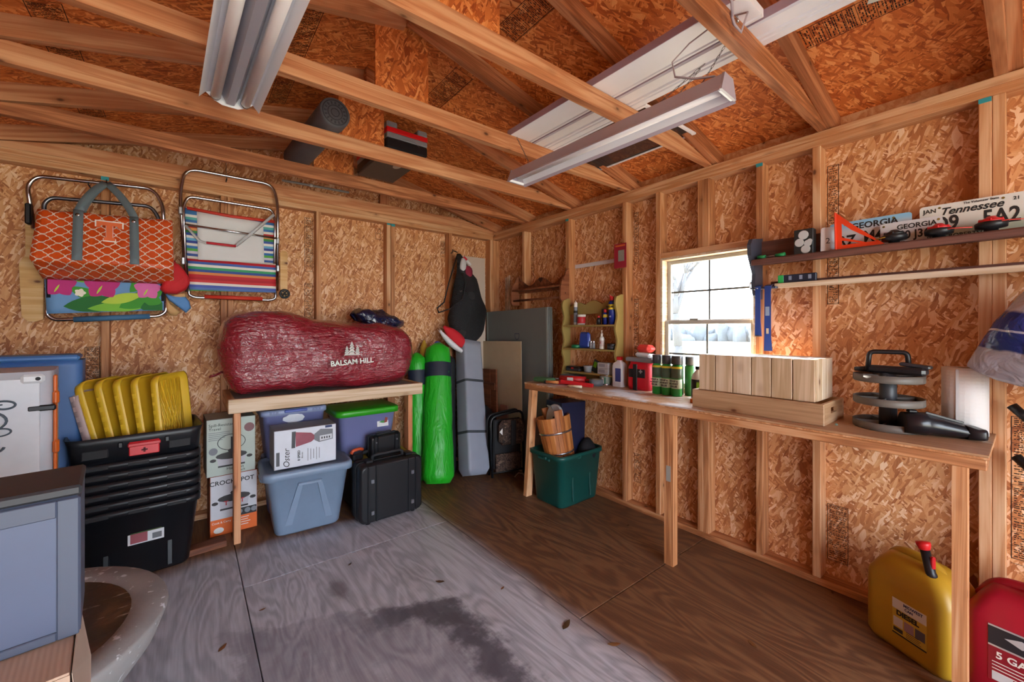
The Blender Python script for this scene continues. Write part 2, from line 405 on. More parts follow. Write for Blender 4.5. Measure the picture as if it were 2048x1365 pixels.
# trusses
def truss(y, k, gable=False):
    names = ['end', 'second', 'third', 'fourth', 'fifth', 'sixth']
    lab = ('pine end truss standing on the plates of the wall where the chairs hang' if gable else
           'pine roof truss with strand board peak plate, %s from the wall with the hanging chairs' % (('nearest', 'second', 'third', 'fourth', 'fifth', 'sixth', 'seventh', 'eighth', 'ninth', 'tenth', 'eleventh', 'twelfth')[k-1]))
    t = thing('roof_truss', lab, 'truss', (0, y, 0), group='roof trusses')
    xm = -(D4)/SL-.02
    # bottom chord, its ends cut to the slope; length along local x
    poly = [(.08, HT), (2*RID-.08, HT), (2*RID+.0, HT+.012), (2*RID-xm, HT+D4), (xm, HT+D4), (0, HT+.012)]
    MX = Matrix.Rotation(pi/2, 4, 'X')
    B().prism([(p[0]-RID, p[1]-HT-.045) for p in poly], W2, MX @ Matrix.Translation((0,0,-W2))).done('bottom_chord', PINEO, t, (RID, 0, HT+.045))
    for sgn, nm in ((1, 'rafter'), (-1, 'rafter')):
        L = (-RID+.30)/CT; b = B()
        tl = SL*.0914*CT
        b.prism([(-L/2, 0), (L/2, 0), (L/2+.02, .0889), (-L/2, .0889)], W2, MX @ Matrix.Translation((0,0,-W2)))
        # local x runs up the slope
        xmid = (RID+.30)/2; zmid = HT+.0115+SL*(-xmid)
        if sgn > 0: rot = (Euler((0, TH, 0)).to_matrix() @ Euler((0,0,pi)).to_matrix()).to_euler(); b.v = [(p[0], -p[1]+W2, p[2]) for p in b.v]; loc = (xmid, 0, zmid)
        else: rot = (0, -TH, 0); loc = (2*RID-xmid, 0, zmid)
        b.done(nm, PINEO, t, loc, rot)
    if not gable:
        gw = .138
        B().prism([(-gw, HT+.03), (gw, HT+.03), (gw, roof_z(RID+gw)+.085), (0, roof_z(RID)+.085), (-gw, roof_z(RID-gw)+.085)], .011).done('peak_plate', OSBR, t, (RID, W2+.0112, 0), (pi/2, 0, 0))
    return t
TY = [0.0, -.555, -1.17, -1.78, -2.40, -3.01, -3.62, -4.23, -4.84, -5.45, -6.04]
for k, y in enumerate(TY): truss(y, k, k == 0)

# window in the right wall
win = struct('window_1')
VINYL = plain('a5a49e', .4, name='window_vinyl'); DKM = plain('4a4a46', .4, name='dark_muntin')
y0, y1, z0, z1 = -2.042, -2.668, .945, 1.866
for nm, p, q in (('jamb', (.0, y0, z0), (.10, y0-.016, z1)), ('jamb', (.0, y1+.016, z0), (.10, y1, z1)), ('jamb', (.0, y0-.016, z1-.016), (.10, y1+.016, z1)), ('jamb', (.0, y0-.016, z0), (.10, y1+.016, z0+.016))):
    B().span(p, q, .001).done(nm, PALE, win)
def sash(x, za, zb, nm):
    a, b = y0-.017, y1+.017; t = .026
    f = B()
    f.span((x, a, za), (x+.03, a-t, zb), .003); f.span((x, b+t, za), (x+.03, b, zb), .003)
    f.span((x, a-t, zb-t), (x+.03, b+t, zb), .003); f.span((x, a-t, za), (x+.03, b+t, za+t*1.2), .003)
    s = f.done(nm, VINYL, win); ym = (a+b)/2
    zm = (za+zb)/2
    B().span((x+.011, ym+.005, za+t), (x+.02, ym-.005, zb-t)).done('muntin', DKM, s)
    B().span((x+.0115, a-t, zm-.006), (x+.0195, b+t, zm+.006)).done('muntin', DKM, s)
    gl = Mat('window_glass', 0.0); gl.set('Base Color', (.9, .93, .95, 1)); gl.set('Alpha', .05); gl.set('Specular IOR Level', .5)
    for ya, yb in ((a-t, ym+.005), (ym-.005, b+t)):
        for zc, zd in ((za+t*1.2, zm-.006), (zm+.006, zb-t)):
            B().span((x+.014, ya, zc), (x+.017, yb, zd)).done('pane', gl, s)
sash(.065, 1.40, z1-.016, 'upper_sash'); sash(.034, z0+.016, 1.425, 'lower_sash')
B().span((.028, y0-.2, 1.425), (.05, y0-.26, 1.437), .002).done('sash_lock', plain('8a8a84', .4, .6), win)

# outside: pale winter field, fence line, bare trees
ground = B().box((0,0,-.62), (160, 160, .1)).done('ground', plain('b9b29a', .9, 0, .25), None, (20, -10, 0)); ground['kind'] = 'structure'
BARK = plain('4c4e52', .9, 0, .2, name='grey_bark')
def tree(x, y, h, seed, label):
    rs = random.Random(seed); t = thing('bare_tree', label, 'tree', (x, y, -.57), group='bare trees outside')
    b = B(); tw = B()
    def limb(p, d, L, r, lev):
        q = p + d*L; pts = [p]
        for i in range(1, 5): pts.append(p + d*(L*i/4) + Vector((rs.uniform(-1,1), rs.uniform(-1,1), rs.uniform(-.5,.5)))*L*.04)
        (b if lev < 2 else tw).cyl(pts[0], pts[2], r, r*.8, 6); (b if lev < 2 else tw).cyl(pts[2], pts[4], r*.8, r*.55, 6)
        if lev < 4:
            for _ in range(3 if lev else 4):
                nd = (d + Vector((rs.uniform(-.8,.8), rs.uniform(-.8,.8), rs.uniform(-.1,.6)))).normalized()
                limb(pts[4] if rs.random() < .6 else pts[3], nd, L*rs.uniform(.55,.8), r*.5, lev+1)
    limb(Vector((0,0,0)), Vector((0,0,1)), h*.3, h*.028, 0)
    b.done('trunk', BARK, t); tw.done('twigs', BARK, t)
tree(13.0, 5.2, 8.5, 3, 'tall bare tree seen through the upper window panes')
tree(24.0, 13.5, 9.0, 5, 'far bare tree showing at the edge of the upper window panes')
b = B(); rs = random.Random(4)
for k in range(90):
    y = -10+.9*k; b.ball((60+rs.uniform(-3, 3), y, .2+rs.random()), (1.5, rs.uniform(.7, 1.6), rs.uniform(.9, 2.2)), 7, 5)
tl_ = tag(b.jitter(.5, .9, 2).done('distant_treeline', plain('4f565c', .9, 0, .3)), 'pale grey tree line far across the field outside the window', 'tree line'); tl_['kind'] = 'stuff'; tl_.location = (0, 0, -.57)

# ------------------------------------------------------------------ left table
GREYPLY = plain('8d857c', .6, 0, .2, name='dusty_plywood')
t = thing('work_table', 'pine framed table under the red tree bag', 'table', (-1.78, -.28, 0))
def lum(nm, p, q, par, mat=PINE, o=(0,0,0)): return board(nm, [a-b for a, b in zip(p, o)], [a-b for a, b in zip(q, o)], mat, par)
O = (-1.78, -.28, 0)
lum('front_rail', (-2.442, -.565, .831), (-1.12, -.527, .92), t, PALE, O)
lum('side_rail', (-2.442, -.527, .831), (-2.404, 0, .92), t, PINE, O); lum('side_rail', (-1.158, -.527, .831), (-1.12, 0, .92), t, PINE, O)
lum('back_rail', (-2.404, -.038, .831), (-1.158, -.0, .92), t, PINE, O)
B().span((-2.403+1.78, -.5265+.28, .899), (-1.1585+1.78, -.0385+.28, .912), .001).done('table_top', GREYPLY, t)
for x in (-2.413, -1.244):
    lum('leg', (x, -.560, 0), (x+.0381, -.471, .8305), t, PINEO, O); lum('leg', (x, -.13, 0), (x+.0381, -.041, .8305), t, PINEO, O)
tag(board('scrap_board', (0,0,0), (.30,.089,.038), DARKWOOD, None), 'short dark board lying on the floor beside the table leg', 'board')
o = bpy.data.objects['scrap_board']; o.location = (-2.60, -.515, .0195); o.rotation_euler = (0, 0, RD(4))

# ------------------------------------------------------------------ long workbench on the right wall
t = thing('workbench', 'long pine workbench with plywood top along the window wall', 'workbench', (-.235, -2.34, 0)); O = (-.235, -2.34, 0)
def benchtop():
    m = Mat('stained_bench_plywood', .5); co = m.coord(); x, y, z = m.sep(co)
    gr = m.noise(m.map(co, (60, 2.5, 1)), 1.0, 3.0); col = m.ramp(gr, ((.2, lin('9c6f4c')), (.8, lin('c79f7a'))))
    P = m.noise(co, 3.4, 4.0, .6); pale_mask = P.smooth(.46, .62) * y.smooth(-.45, .1)  # pale blotches, stronger towards the corner end of the bench
    col = m.mix(pale_mask, col, lin('d6d4d6')); col = m.mix(m.noise(m.map(co, (16, 5, 1)), 1.0, 3.0).smooth(.64, .72) * y.smooth(.0, .3), col, lin('4f5a6a'))
    m.set('Base Color', col); return m
BT = benchtop()
B().span((-.473+.235, -1.10+2.34, .9215), (0-.0015+.235, -3.588+2.34, .93), .001).done('top_sheet', BT, t)
B().span((-.473+.235, -1.10+2.34, .9125), (0-.0015+.235, -3.588+2.34, .921), .001).done('under_sheet', PINE, t)
lum('front_rail', (-.470, -1.10, .874), (-.381, -3.583, .912), t, PINE, O)
lum('back_rail', (-.04, -1.10, .874), (-.001, -3.583, .912), t, PINE, O)
def leg(p0, p1, sx, sy):
    b = B(); b.loft([[(p[0]+a*sx/2, p[1]+c*sy/2, p[2]) for a, c in ((-1,-1),(1,-1),(1,1),(-1,1))] for p in (p0, p1)])
    cz = (p0[2]+p1[2])/2; b.v = [(v[2]-cz, v[1], -v[0]) for v in b.v]
    return b.done('leg', PINE, t, (0, 0, cz), (0, -pi/2, 0))
leg((-.452+.235, -1.118+2.34, 0), (-.448+.235, -1.185+2.34, .874), .06, .038)
leg((-.435+.235, -2.379+2.34, 0), (-.435+.235, -2.379+2.34, .874), .05, .056)
leg((-.43+.235, -3.518+2.34, 0), (-.43+.235, -3.518+2.34, .874), .08, .038)
B().box((-.461+.235, -2.379+2.34, .53), (.0006, .028, .09)).done('paint_smear', plain('9a9a94', .6), t)

# ------------------------------------------------------------------ dark shelf unit right of the window
t = thing('wall_shelf', 'long dark wall shelf holding licence plates, right of the window', 'shelf', (0, -2.675, 1.56)); O = (0, -2.675, 1.56)
SHELFW = make_lumber('dark_shelf_wood', '5d3b33', '38211d', '7a5044')
prof = [(0, -.02), (-.05, -.02), (-.09, -.0), (-.11, .06), (-.10, .12), (-.13, .17), (-.16, .22), (-.165, .28), (-.14, .315), (-.06, .325), (0, .335)]
B().prism([(-x, z) for x, z in prof], .02, Matrix.Rotation(pi/2, 4, 'X') @ Matrix.Scale(-1, 4, (1,0,0))).done('side_panel', plain('3c3f4c', .5), t, (0, -.01, 0))  # blue flare haze is put into this panel's colour
lum('shelf_board', (-.145, -2.70, 1.737), (0, -4.2, 1.757), t, SHELFW, O)
lum('shelf_edge', (-.15, -2.70, 1.722), (-.1455, -4.2, 1.752), t, SHELFW, O)
lum('back_board', (-.014, -2.70, 1.758), (0, -4.2, 1.875), t, SHELFW, O)
lum('lower_board', (-.06, -2.75, 1.597), (0, -4.2, 1.617), t, SHELFW, O)
lum('lower_back', (-.012, -2.75, 1.6175), (0, -4.2, 1.637), t, SHELFW, O)
lum('front_strip', (-.075, -2.79, 1.592), (-.0605, -4.2, 1.620), t, PALE, O)
B().tube([(-.115, -.05+.01*k, .035) for k in range(3)], .008).done('peg', plain('9aa0a8', .3, .8), t)

# ------------------------------------------------------------------ brown scalloped wall shelf near the corner
t = thing('scalloped_shelf', 'small orange-brown wall shelf with scalloped top and heart cutout', 'shelf', (0, -.80, 1.60))
bk = [(-.33,.12)]+[(-.33+.66*i/24, .22+.035*cos(2*pi*i/24*2)+(.05 if i in (0,24) else 0)) for i in range(25)]+[(.33,.12)]
OAKD = make_lumber('red_brown_wood', '7d4528', '4a2412', '9c6140')
B().prism(bk, .016, Matrix(((0,0,-1,0),(-1,0,0,0),(0,1,0,0),(0,0,0,1)))).done('back_board', OAKD, t, (-.001, 0, 0))
sd = [(0,0),(-.09,0),(-.105,.03),(-.105,.13),(-.09,.19),(-.055,.23),(-.04,.27),(0,.30)]
for y in (.345, -.345):
    B().prism([(-x, z) for x, z in sd], .018, Matrix.Rotation(pi/2, 4, 'X') @ Matrix.Scale(-1, 4, (1,0,0))).done('side_panel', OAKD, t, (-.001, y+.009, 0))
B().box((-.055, 0, .145), (.09, .668, .016), .002).done('shelf_board', OAKD, t)
B().cyl((-.075, -.336, .045), (-.075, .336, .045), .011).done('towel_rod', DARKWOOD, t)
hp = [(.028*sin(a)**3, .0018*(13*cos(a)-5*cos(2*a)-2*cos(3*a)-cos(4*a))) for a in [2*pi*i/20 for i in range(20)]]
B().prism(hp, .004, Matrix(((0,0,-1,0),(-1,0,0,0),(0,1,0,0),(0,0,0,1)))).done('heart_cutout', plain('3a1c0e', .8), t, (-.0172, 0, .232))
for y in (-.3545,): 
    for z in (.08, .2): B().cyl((-.05-.02*(z>.1), y, z), (-.05-.02*(z>.1), y-.001, z), .005, n=8).done('screw_hole', plain('2a140a', .9), t)

# ------------------------------------------------------------------ olive rack with three shelves
t = thing('spice_rack', 'olive painted wooden rack with three small shelves above the bench', 'rack', (0, -1.44, .931))
import itertools
sc = [(0, 0)]+[(-.085-.012*sin(k/28*pi*7), .68*k/28) for k in range(29)]+[(-.03,.70),(0,.70)]
for y in (.28, -.28):
    B().prism([(-x, z) for x, z in sc], .016, Matrix.Rotation(pi/2, 4, 'X') @ Matrix.Scale(-1, 4, (1,0,0))).done('side_panel', OLIVEW, t, (-.001, y+.008, 0))
for z in (.078, .274, .468): B().box((-.05, 0, z-.008), (.09, .543, .014), .002).done('shelf_board', OLIVEW, t)
cr = [(-.27,.56)]+[(-.27+.54*i/30, .62+.03*abs(sin(pi*i/30*3))+.02*sin(pi*i/30)) for i in range(31)]+[(.27,.56)]
B().prism(cr, .012, Matrix(((0,0,-1,0),(-1,0,0,0),(0,1,0,0),(0,0,0,1)))).done('crest_board', OLIVEW, t, (-.002, 0, 0))
B().box((-.008, 0, .035), (.012, .543, .06), .001).done('bottom_board', OLIVEW, t)

# ------------------------------------------------------------------ left-hand things
BLK = plain('14161b', .4, name='black_plastic'); BLKM = plain('1b1c20', .7, name='matt_black')
WHITE = plain('e4e2dc', .45, name='white_print'); INK = plain('1d1c1c', .6, 0, 0, name='black_ink'); CHROME = plain('c4c6cc', .18, 1.0, .03, name='polished_aluminium')
NAVYINK = plain('22305e', .6, 0, 0); REDINK = plain('b3202a', .6, 0, 0); GREYINK = plain('7d8084', .6, 0, .05)
def bars(parent, x0, x1, z0, n, h, gap, mat=INK, y=0, seed=1, name='print_line', axis='y'):
    """lines of small print too fine to read"""
    r = random.Random(seed); b = B()
    for i in range(n):
        L = (x1-x0)*r.uniform(.6, 1); z = z0-i*gap
        b.span((x0, y-.0004, z), (x0+L, y, z+h))
    o = b.done(name, mat, parent); o['kind'] = 'stuff'; return o

def tub(b, w0, d0, w1, d1, h, r=.04, lip=.012, liph=.03, open_top=True, th=.004, mi=0):
    L = [rrect(w0*.96, d0*.96, r, 5, 0), rrect(w0, d0, r, 5, .012), rrect(w1, d1, r, 5, h-liph), rrect(w1+2*lip, d1+2*lip, r+lip, 5, h-liph+.004), rrect(w1+2*lip, d1+2*lip, r+lip, 5, h)]
    if open_top: L += [rrect(w1-2*th, d1-2*th, r, 5, h), rrect(w0-2*th, d0-2*th, r, 5, .016)]
    return b.loft(L, (True, True), mi, True)
def lid(b, w, d, z, h=.03, r=.05, mi=0, dome=.0):
    return b.loft([rrect(w, d, r, 5, z), rrect(w, d, r, 5, z+h*.7), rrect(w-.012, d-.012, r, 5, z+h), rrect(w-.05, d-.05, r*.8, 5, z+h), rrect(w-.06, d-.06, r*.8, 5, z+h-.01+dome), rrect(w*.5, d*.5, r*.6, 5, z+h-.008+dome*1.3)], (True, True), mi, True)

# stack of black totes with yellow lids
ST = (-2.86, -.455); RZ = RD(3)
lab = ['bottom black tote with a picture sticker, lowest of the nested stack', 'black tote nested second from the bottom of the stack', 'black tote nested third from the bottom of the stack', 'black tote nested fourth from the bottom of the stack', 'black tote nested fifth from the bottom of the stack', 'black tote nested just under the topmost tote']
for k in range(6):
    z = .052*k; t = thing('storage_tote', lab[k], 'tote', (ST[0], ST[1], z), RZ, 'nested black totes')
    b = B(); tub(b, .44-.0, .34, .515, .415, .40, .045, .014, .040, True, .0015)
    b.done('body', BLK, t)
    for x in (-.16, .0, .16):
        B().box((x, -.2225, .378), (.085, .004, .016), .001).done('rim_slot', BLKM, t)
    for x in (-.2725, .2725): B().box((x, 0, .375), (.014, .12, .02), .004).done('handle', BLKM, t)
    if k == 0:
        for x in (-.13, .13): B().box((x, -.1755, .17), (.03, .02, .29), .006, 0, (RD(-6.2), 0, 0)).done('rib', BLK, t)
        s = B().box((0,0,0), (.15, .0012, .085)).done('sticker', plain('c9ccd0', .35), t, (.03, -.196, .235), (RD(-5.5), 0, 0))
        B().box((-.03, -.001, -.012), (.07, .0008, .05)).done('sticker_patch', plain('8c2f3d', .4), s)
        B().box((.0, -.0012, .025), (.13, .0008, .018)).done('sticker_patch', plain('6f9a3f', .4), s)
        B().box((.045, -.0012, -.018), (.04, .0008, .03)).done('sticker_patch', plain('55585e', .4), s)
t = thing('latching_tote', 'topmost black tote with red latch, holding the yellow lids', 'tote', (ST[0]-.005, ST[1], .405), RD(5))
b = B()
b.loft([rrect(.44, .34, .045, 5, .0), rrect(.44, .34, .045, 5, .262), rrect(.53, .425, .05, 5, .264), rrect(.545, .44, .055, 5, .36), rrect(.565, .46, .06, 5, .395), rrect(.555, .45, .06, 5, .395), rrect(.525, .42, .05, 5, .36), rrect(.43, .33, .04, 5, .02)], (True, True), 0, True)
b.done('body', BLK, t)
for x in (-.17, .17): B().box((x, -.2155, .31), (.10, .012, .05), .005).done('rim_pocket', BLKM, t)
l = B().box((.02, -.222, .315), (.125, .016, .075), .004).done('latch', plain('d0202e', .35), t)
B().box((.02, -.2325, .338), (.135, .012, .02), .004).done('latch_bar', plain('c41b28', .35), l)
b = B(); b.box((.02, -.231, .305), (.026, .003, .009)); b.box((.02, -.231, .305), (.009, .003, .026)); b.done('cross_hole', plain('5e0b12', .6), l)
for x in (-.075, .115): B().box((x, -.221, .345), (.02, .02, .03), .004).done('latch_bracket', BLK, t)
# yellow lids leaning in it
YEL = plain('e0b62c', .42, name='yellow_plastic'); PINKG = plain('b9a09c', .45)
def stand_lid(x, y, z, mat, label, tilt, cat='cover', waffle=False, h=.46):
    x += .19*sin(RD(tilt)); z -= .19; h += .19
    t = thing('loose_cover', label, cat, (x, y, z), rot=(0, RD(-tilt), RD(-24)), group='lids standing in the top tote')
    M = Matrix(((0,0,-1,.04),(1,0,0,0),(0,1,0,h/2),(0,0,0,1)))
    b = B(); w, d = .33, h
    b.loft([rrect(w-.03, d-.03, .04, 5, .042), rrect(w-.012, d-.012, .05, 5, .038), rrect(w, d, .05, 5, 0), rrect(w-.014, d-.014, .05, 5, 0), rrect(w-.026, d-.026, .05, 5, .034), rrect(w-.045, d-.045, .04, 5, .037)], (True, True), 0, True, True, M)
    b.done('panel', mat, t)
    if waffle:
        b = B()
        for i in range(-5, 6):
            for s in (1, -1):
                pts = [(.006, max(-.13, min(.13, .05*i-s*.12)), .04), (.006, max(-.13, min(.13, .05*i+s*.12)), h-.04)]
                if abs(.05*i-s*.12) < .14 or abs(.05*i+s*.12) < .14: b.tube(pts, .004, 4)
        for k in range(11): b.box((.012, -.155, .05+k*.05), (.022, .012, .022), .002)
        b.done('waffle_ribs', YEL, t)['kind'] = 'stuff'
    else:
        b = B()
        for k in range(10): b.box((.014, -.158, .06+k*.055), (.02, .010, .028), .002)
        b.done('rim_lugs', mat, t)['kind'] = 'stuff'
nm = ['yellow tote lid standing next to the pinkish lid', 'yellow lid, second of the yellow row from the pinkish lid', 'yellow lid in the middle of the standing row', 'yellow lid, fourth of the yellow row from the pinkish lid', 'yellow lid with waffle ribs at the end of the row nearest the boxes']
stand_lid(-2.985, -.47, .645, PINKG, 'pinkish grey lid at the end of the standing row of lids', 14, h=.40)
for k in range(5):
    stand_lid(-2.955+.058*k+.012*(k == 4), -.475+.006*k, .630, YEL, nm[k], 14-2.2*k, waffle=(k == 4), h=.47)

# boxes
def carton(name, label, w, d, h, loc, rz, faces, cat='box'):
    """faces: material for the front; sides and top plain"""
    t = thing(name, label, cat, loc, rz)
    b = B().box((0, 0, h/2), (w, d, h), .002); b.done('carton', faces[0], t)
    B().box((0, -d/2-.0006, h/2), (w-.006, .0008, h-.006)).done('front_print', faces[1], t)
    return t
# slow cooker boxes
t = carton('slow_cooker_box', 'orange and white slow cooker box standing on the floor by the table leg', .265, .30, .395, (-2.398, -.205, 0), RD(1), (plain('a8481c', .6), plain('c9c7cc', .5)))
F = -.1512
B().box((0, F, .055), (.259, .0008, .105)).done('orange_band', plain('e0661c', .5), t)
text('CROCK', .04, INK, t, (-.065, F-.0006, .345), RX, bold=.0006); text('POT', .04, INK, t, (.075, F-.0006, .345), RX, bold=.0006)
def pot(t, y, z, s, red=True):
    b = B()
    b.loft([[(p[0], y-.0005, p[1]) for p in [(-.075*s, z), (-.065*s, z-.055*s), (.065*s, z-.055*s), (.075*s, z)]], [(p[0], y-.0010, p[1]) for p in [(-.075*s, z), (-.065*s, z-.055*s), (.065*s, z-.055*s), (.075*s, z)]]])
    o = b.done('pot_picture', plain('b8b4bc', .4), t)
    b = B(); n = 14
    for (rx, rz, cz, yy) in ((.08, .022, z+.002, .0012),):
        b.loft([[(rx*s*cos(2*pi*j/n), y-e, cz+rz*s*sin(2*pi*j/n)) for j in range(n)] for e in (.0008, yy)])
    for x in (-.092, .092): b.loft([[(x*s+.016*s*cos(2*pi*j/8), y-e, z-.018*s+.010*s*sin(2*pi*j/8)) for j in range(8)] for e in (.0008, .0012)])
    b.span((-.068*s, y-.0012, z-.064*s), (.068*s, y-.0008, z-.054*s))
    b.loft([[(.02*s*cos(2*pi*j/8), y-e, z+.03*s+.012*s*sin(2*pi*j/8)) for j in range(8)] for e in (.0008, .0012)])
    q = b.done('pot_trim_picture', plain('2a2526', .5), t); q['kind'] = 'stuff'
pot(t, F, .235, 1.15)
for x in (-.045, .045): text('T', .04, REDINK, t, (x, F-.0016, .205), RX, bold=.001)
B().box((.065, F-.0002, .128), (.125, .0008, .05)).done('black_inset', plain('1c1a1d', .5), t)
for x in (.03, .075, .112): B().lathe([(.017, 0), (.017, .0006)], 12, M=Matrix.Translation((x, F-.0006, .13)) @ Matrix.Rotation(pi/2, 4, 'X')).done('inset_picture', plain('7c7f86', .4), t)
text('Cook & Carry', .018, WHITE, t, (-.07, F-.001, .085), RX)
B().lathe([(.028, 0), (.028, .0006)], 16, M=Matrix.Translation((-.085, F-.0006, .035)) @ Matrix.Rotation(pi/2, 4, 'X') @ Matrix.Scale(.7, 4, (0,1,0))).done('seal_picture', WHITE, t)
bars(t, .0, .12, .085, 4, .004, .016, WHITE, F-.0006, 4)
t = carton('travel_cooker_box', 'pale green slow cooker box stacked on the orange box', .272, .27, .375, (-2.415, -.225, .396), RD(2), (plain('8d8f86', .6), plain('b3bcb2', .5)))
F = -.1362
text('Spill-Resistant', .026, INK, t, (-.125, F-.0006, .335), RX, align='LEFT'); text('Travel', .026, INK, t, (-.125, F-.0006, .31), RX, align='LEFT')
bars(t, -.125, .0, .285, 5, .004, .012, GREYINK, F, 6)
pot(t, F, .125, 1.1)
b = B(); n = 22
b.loft([[((.075+r)*cos(2*pi*j/n), F-.001, .215+(.05+r)*sin(2*pi*j/n)) for j in range(n)] for r in (0, .004)], (False, False)); b.done('glass_lid_picture', INK, t)
B().box((.005, F-.0014, .20), (.020, .0008, .10)).done('lid_handle_picture', plain('26262c', .5), t)
B().lathe([(.03, 0), (.03, .0006)], 14, M=Matrix.Translation((.1, F-.0006, .30)) @ Matrix.Rotation(pi/2, 4, 'X')).done('inset_picture', plain('6b3038', .4), t)
B().lathe([(.024, 0), (.024, .0006)], 14, M=Matrix.Translation((-.1, F-.0006, .165)) @ Matrix.Rotation(pi/2, 4, 'X')).done('inset_picture', plain('6f7078', .4), t)
text('Hamilton', .026, INK, t, (.02, F-.0006, .04), RX); text('Beach', .022, INK, t, (.05, F-.0006, .018), RX)

# grey tote with lid, blender box
t = thing('lidded_tote', 'grey-blue lidded tote on the floor under the table', 'tote', (-1.985, -.475, 0), RD(-3))
GT = plain('7f93ab', .42, name='grey_blue_plastic')
b = B(); tub(b, .40, .32, .50, .40, .40, .05, .008, .02, False); b.done('body', GT, t)
lid(B(), .555, .455, .385, .05, .06).done('lid', GT, t)
b = B(); b.loft([[(-.085, -.176, .30), (.085, -.176, .30), (.085, -.172, .30), (-.085, -.172, .30)]], (False, False)) if False else None
for sx in (-1, 1):
    b = B(); b.loft([[(sx*.11, -.160, .03), (sx*.155, -.160, .03), (sx*.155, -.14, .03), (sx*.11, -.14, .03)], [(sx*.045, -.210, .33), (sx*.075, -.210, .33), (sx*.075, -.18, .33), (sx*.045, -.18, .33)]]); b.done('rib', GT, t)
B().box((0, -.202, .335), (.15, .02, .022), .006).done('handle_ridge', GT, t)
for x in (-.265, .265): B().box((x, 0, .36), (.03, .14, .03), .008).done('side_handle', GT, t)
t = carton('blender_box', 'white blender box lying on the grey-blue lidded tote', .385, .21, .258, (-2.005, -.51, .4365), RD(-1), (plain('8e8d92', .55), plain('cfd3dc', .45)))
F = -.1062
lw = plain('a2a6ae', .5)
text('Oster', .055, INK, t, (-.125, F-.0006, .075), (0, -pi/2, -pi/2), shear=.25) if False else None
o = text('Oster', .052, INK, t, (-.118, F-.0006, .068), RX, shear=.25); o.rotation_euler = (Matrix.Rotation(pi/2, 4, 'X') @ Matrix.Rotation(pi/2, 4, 'Z')).to_euler()
VT = (Matrix.Rotation(pi/2, 4, 'X') @ Matrix.Rotation(pi/2, 4, 'Z')).to_euler()
text('8 SPEED', .02, INK, t, (-.045, F-.0006, .075), VT, bold=.0006); text('Blender', .014, INK, t, (-.025, F-.0006, .075), VT)
for k in range(5):
    B().box((.01+.018*k, F, .072), (.004, .0008, .085-.01*(k % 3))).done('print_line', GREYINK, t)
B().box((-.17, F, .07), (.02, .0008, .09)).done('barcode', plain('4a4c52', .5), t)
# blender picture, lying on its side
def flat(poly, y, nm, mat, par, e=.0006): return B().loft([[(x, y, z) for x, z in poly], [(x, y-e, z) for x, z in poly]]).done(nm, mat, par)
flat([(-.065,.135),(.03,.155),(.05,.17),(.05,.20),(.03,.218),(-.065,.235)], F, 'jar_picture', plain('8a3145', .35, 0, .5), t)
flat([(-.09,.13),(-.068,.13),(-.064,.24),(-.088,.24)], F, 'jar_lid_picture', plain('2b2b31', .4), t)
flat([(.05,.165),(.08,.145),(.17,.155),(.17,.225),(.09,.235),(.05,.205)], F, 'motor_base_picture', plain('6b6d74', .35), t)
flat([(.085,.152),(.165,.160),(.165,.192),(.085,.188)], F-.0008, 'button_panel_picture', plain('c3c5cb', .35), t)
for k in range(4): flat([(.095+.016*k,.165),(.103+.016*k,.166),(.103+.016*k,.180),(.095+.016*k,.179)], F-.0016, 'button_picture', INK, t)
flat([(.12,.238),(.165,.238),(.165,.254),(.12,.254)], F, 'blue_patch_print', NAVYINK, t)

# clear blue totes behind
CLB = Mat('clear_blue_plastic', .25); CLB.set('Base Color', (*lin('8f95cc'), 1)); CLB.set('Transmission Weight', .35); CLB.set('Roughness', .35)
def clear_tote(name, label, loc, w, d, h, lidmat, lidc=None, rz=0):
    t = thing(name, label, 'tote', loc, rz)
    b = B(); tub(b, w*.86, d*.86, w, d, h, .04, .006, .02, False); b.done('body', CLB, t)
    lid(B(), w+.03, d+.03, h-.012, .04, .05).done('lid', lidmat, t); return t
PLB = plain('9aa5c9', .35, name='pale_blue_plastic')
clear_tote('clear_tote', 'clear tote on the floor against the wall behind the blender box', (-2.02, -.155, 0), .36, .16, .40, PLB)
t = clear_tote('clear_tote', 'clear bluish tote with blue handle, behind the blender box', (-2.02, -.18, .43), .41, .29, .325, PLB)
B().box((.0, -.168, .34), (.15, .014, .02), .004).done('handle', plain('3b52a8', .35), t)
for x in (-.14, .14): 
    for k in range(3): B().box((x-.02+.02*k, -.167, .335), (.014, .004, .018)).done('rim_slot', plain('6b76a0', .4), t)
b = B(); n = 9; rr = random.Random(3)
b.loft([[(-.01+(.06+.02*rr.random())*cos(2*pi*j/n), -.158-e, .285+(.025+.012*rr.random())*sin(2*pi*j/n)) for j in range(n)] for e in (0, .001)]); b.done('label_sticker', plain('d7dbe4', .5), t)
# yellow lid tote, green lid tote
t = thing('yellow_lid_tote', 'black tote with yellow lid behind the big hard case', 'tote', (-1.475, -.375, 0))
tub(B(), .38, .40, .42, .44, .37, .04, .006, .02, False).done('body', BLK, t)
lid(B(), .46, .49, .355, .036, .05).done('lid', plain('c9b23c', .45), t)
t = thing('green_lid_tote', 'clear purplish tote with bright green lid under the table', 'tote', (-1.535, -.315, .392))
b = B(); tub(b, .38, .29, .44, .345, .325, .05, .006, .02, False); b.done('body', CLB, t)
lid(B(), .49, .40, .31, .045, .06, 0, .012).done('lid', plain('2f9d1d', .35), t)
s = B().box((.11, -.166, .245), (.09, .0012, .09), 0, 0, (RD(-5), 0, 0)).done('label_sticker', plain('d4d6da', .4), t)
flat([(.08,.235),(.10,.245),(.12,.245),(.135,.235),(.115,.225)], -.1685, 'label_picture', plain('3f8a3c', .5), t)
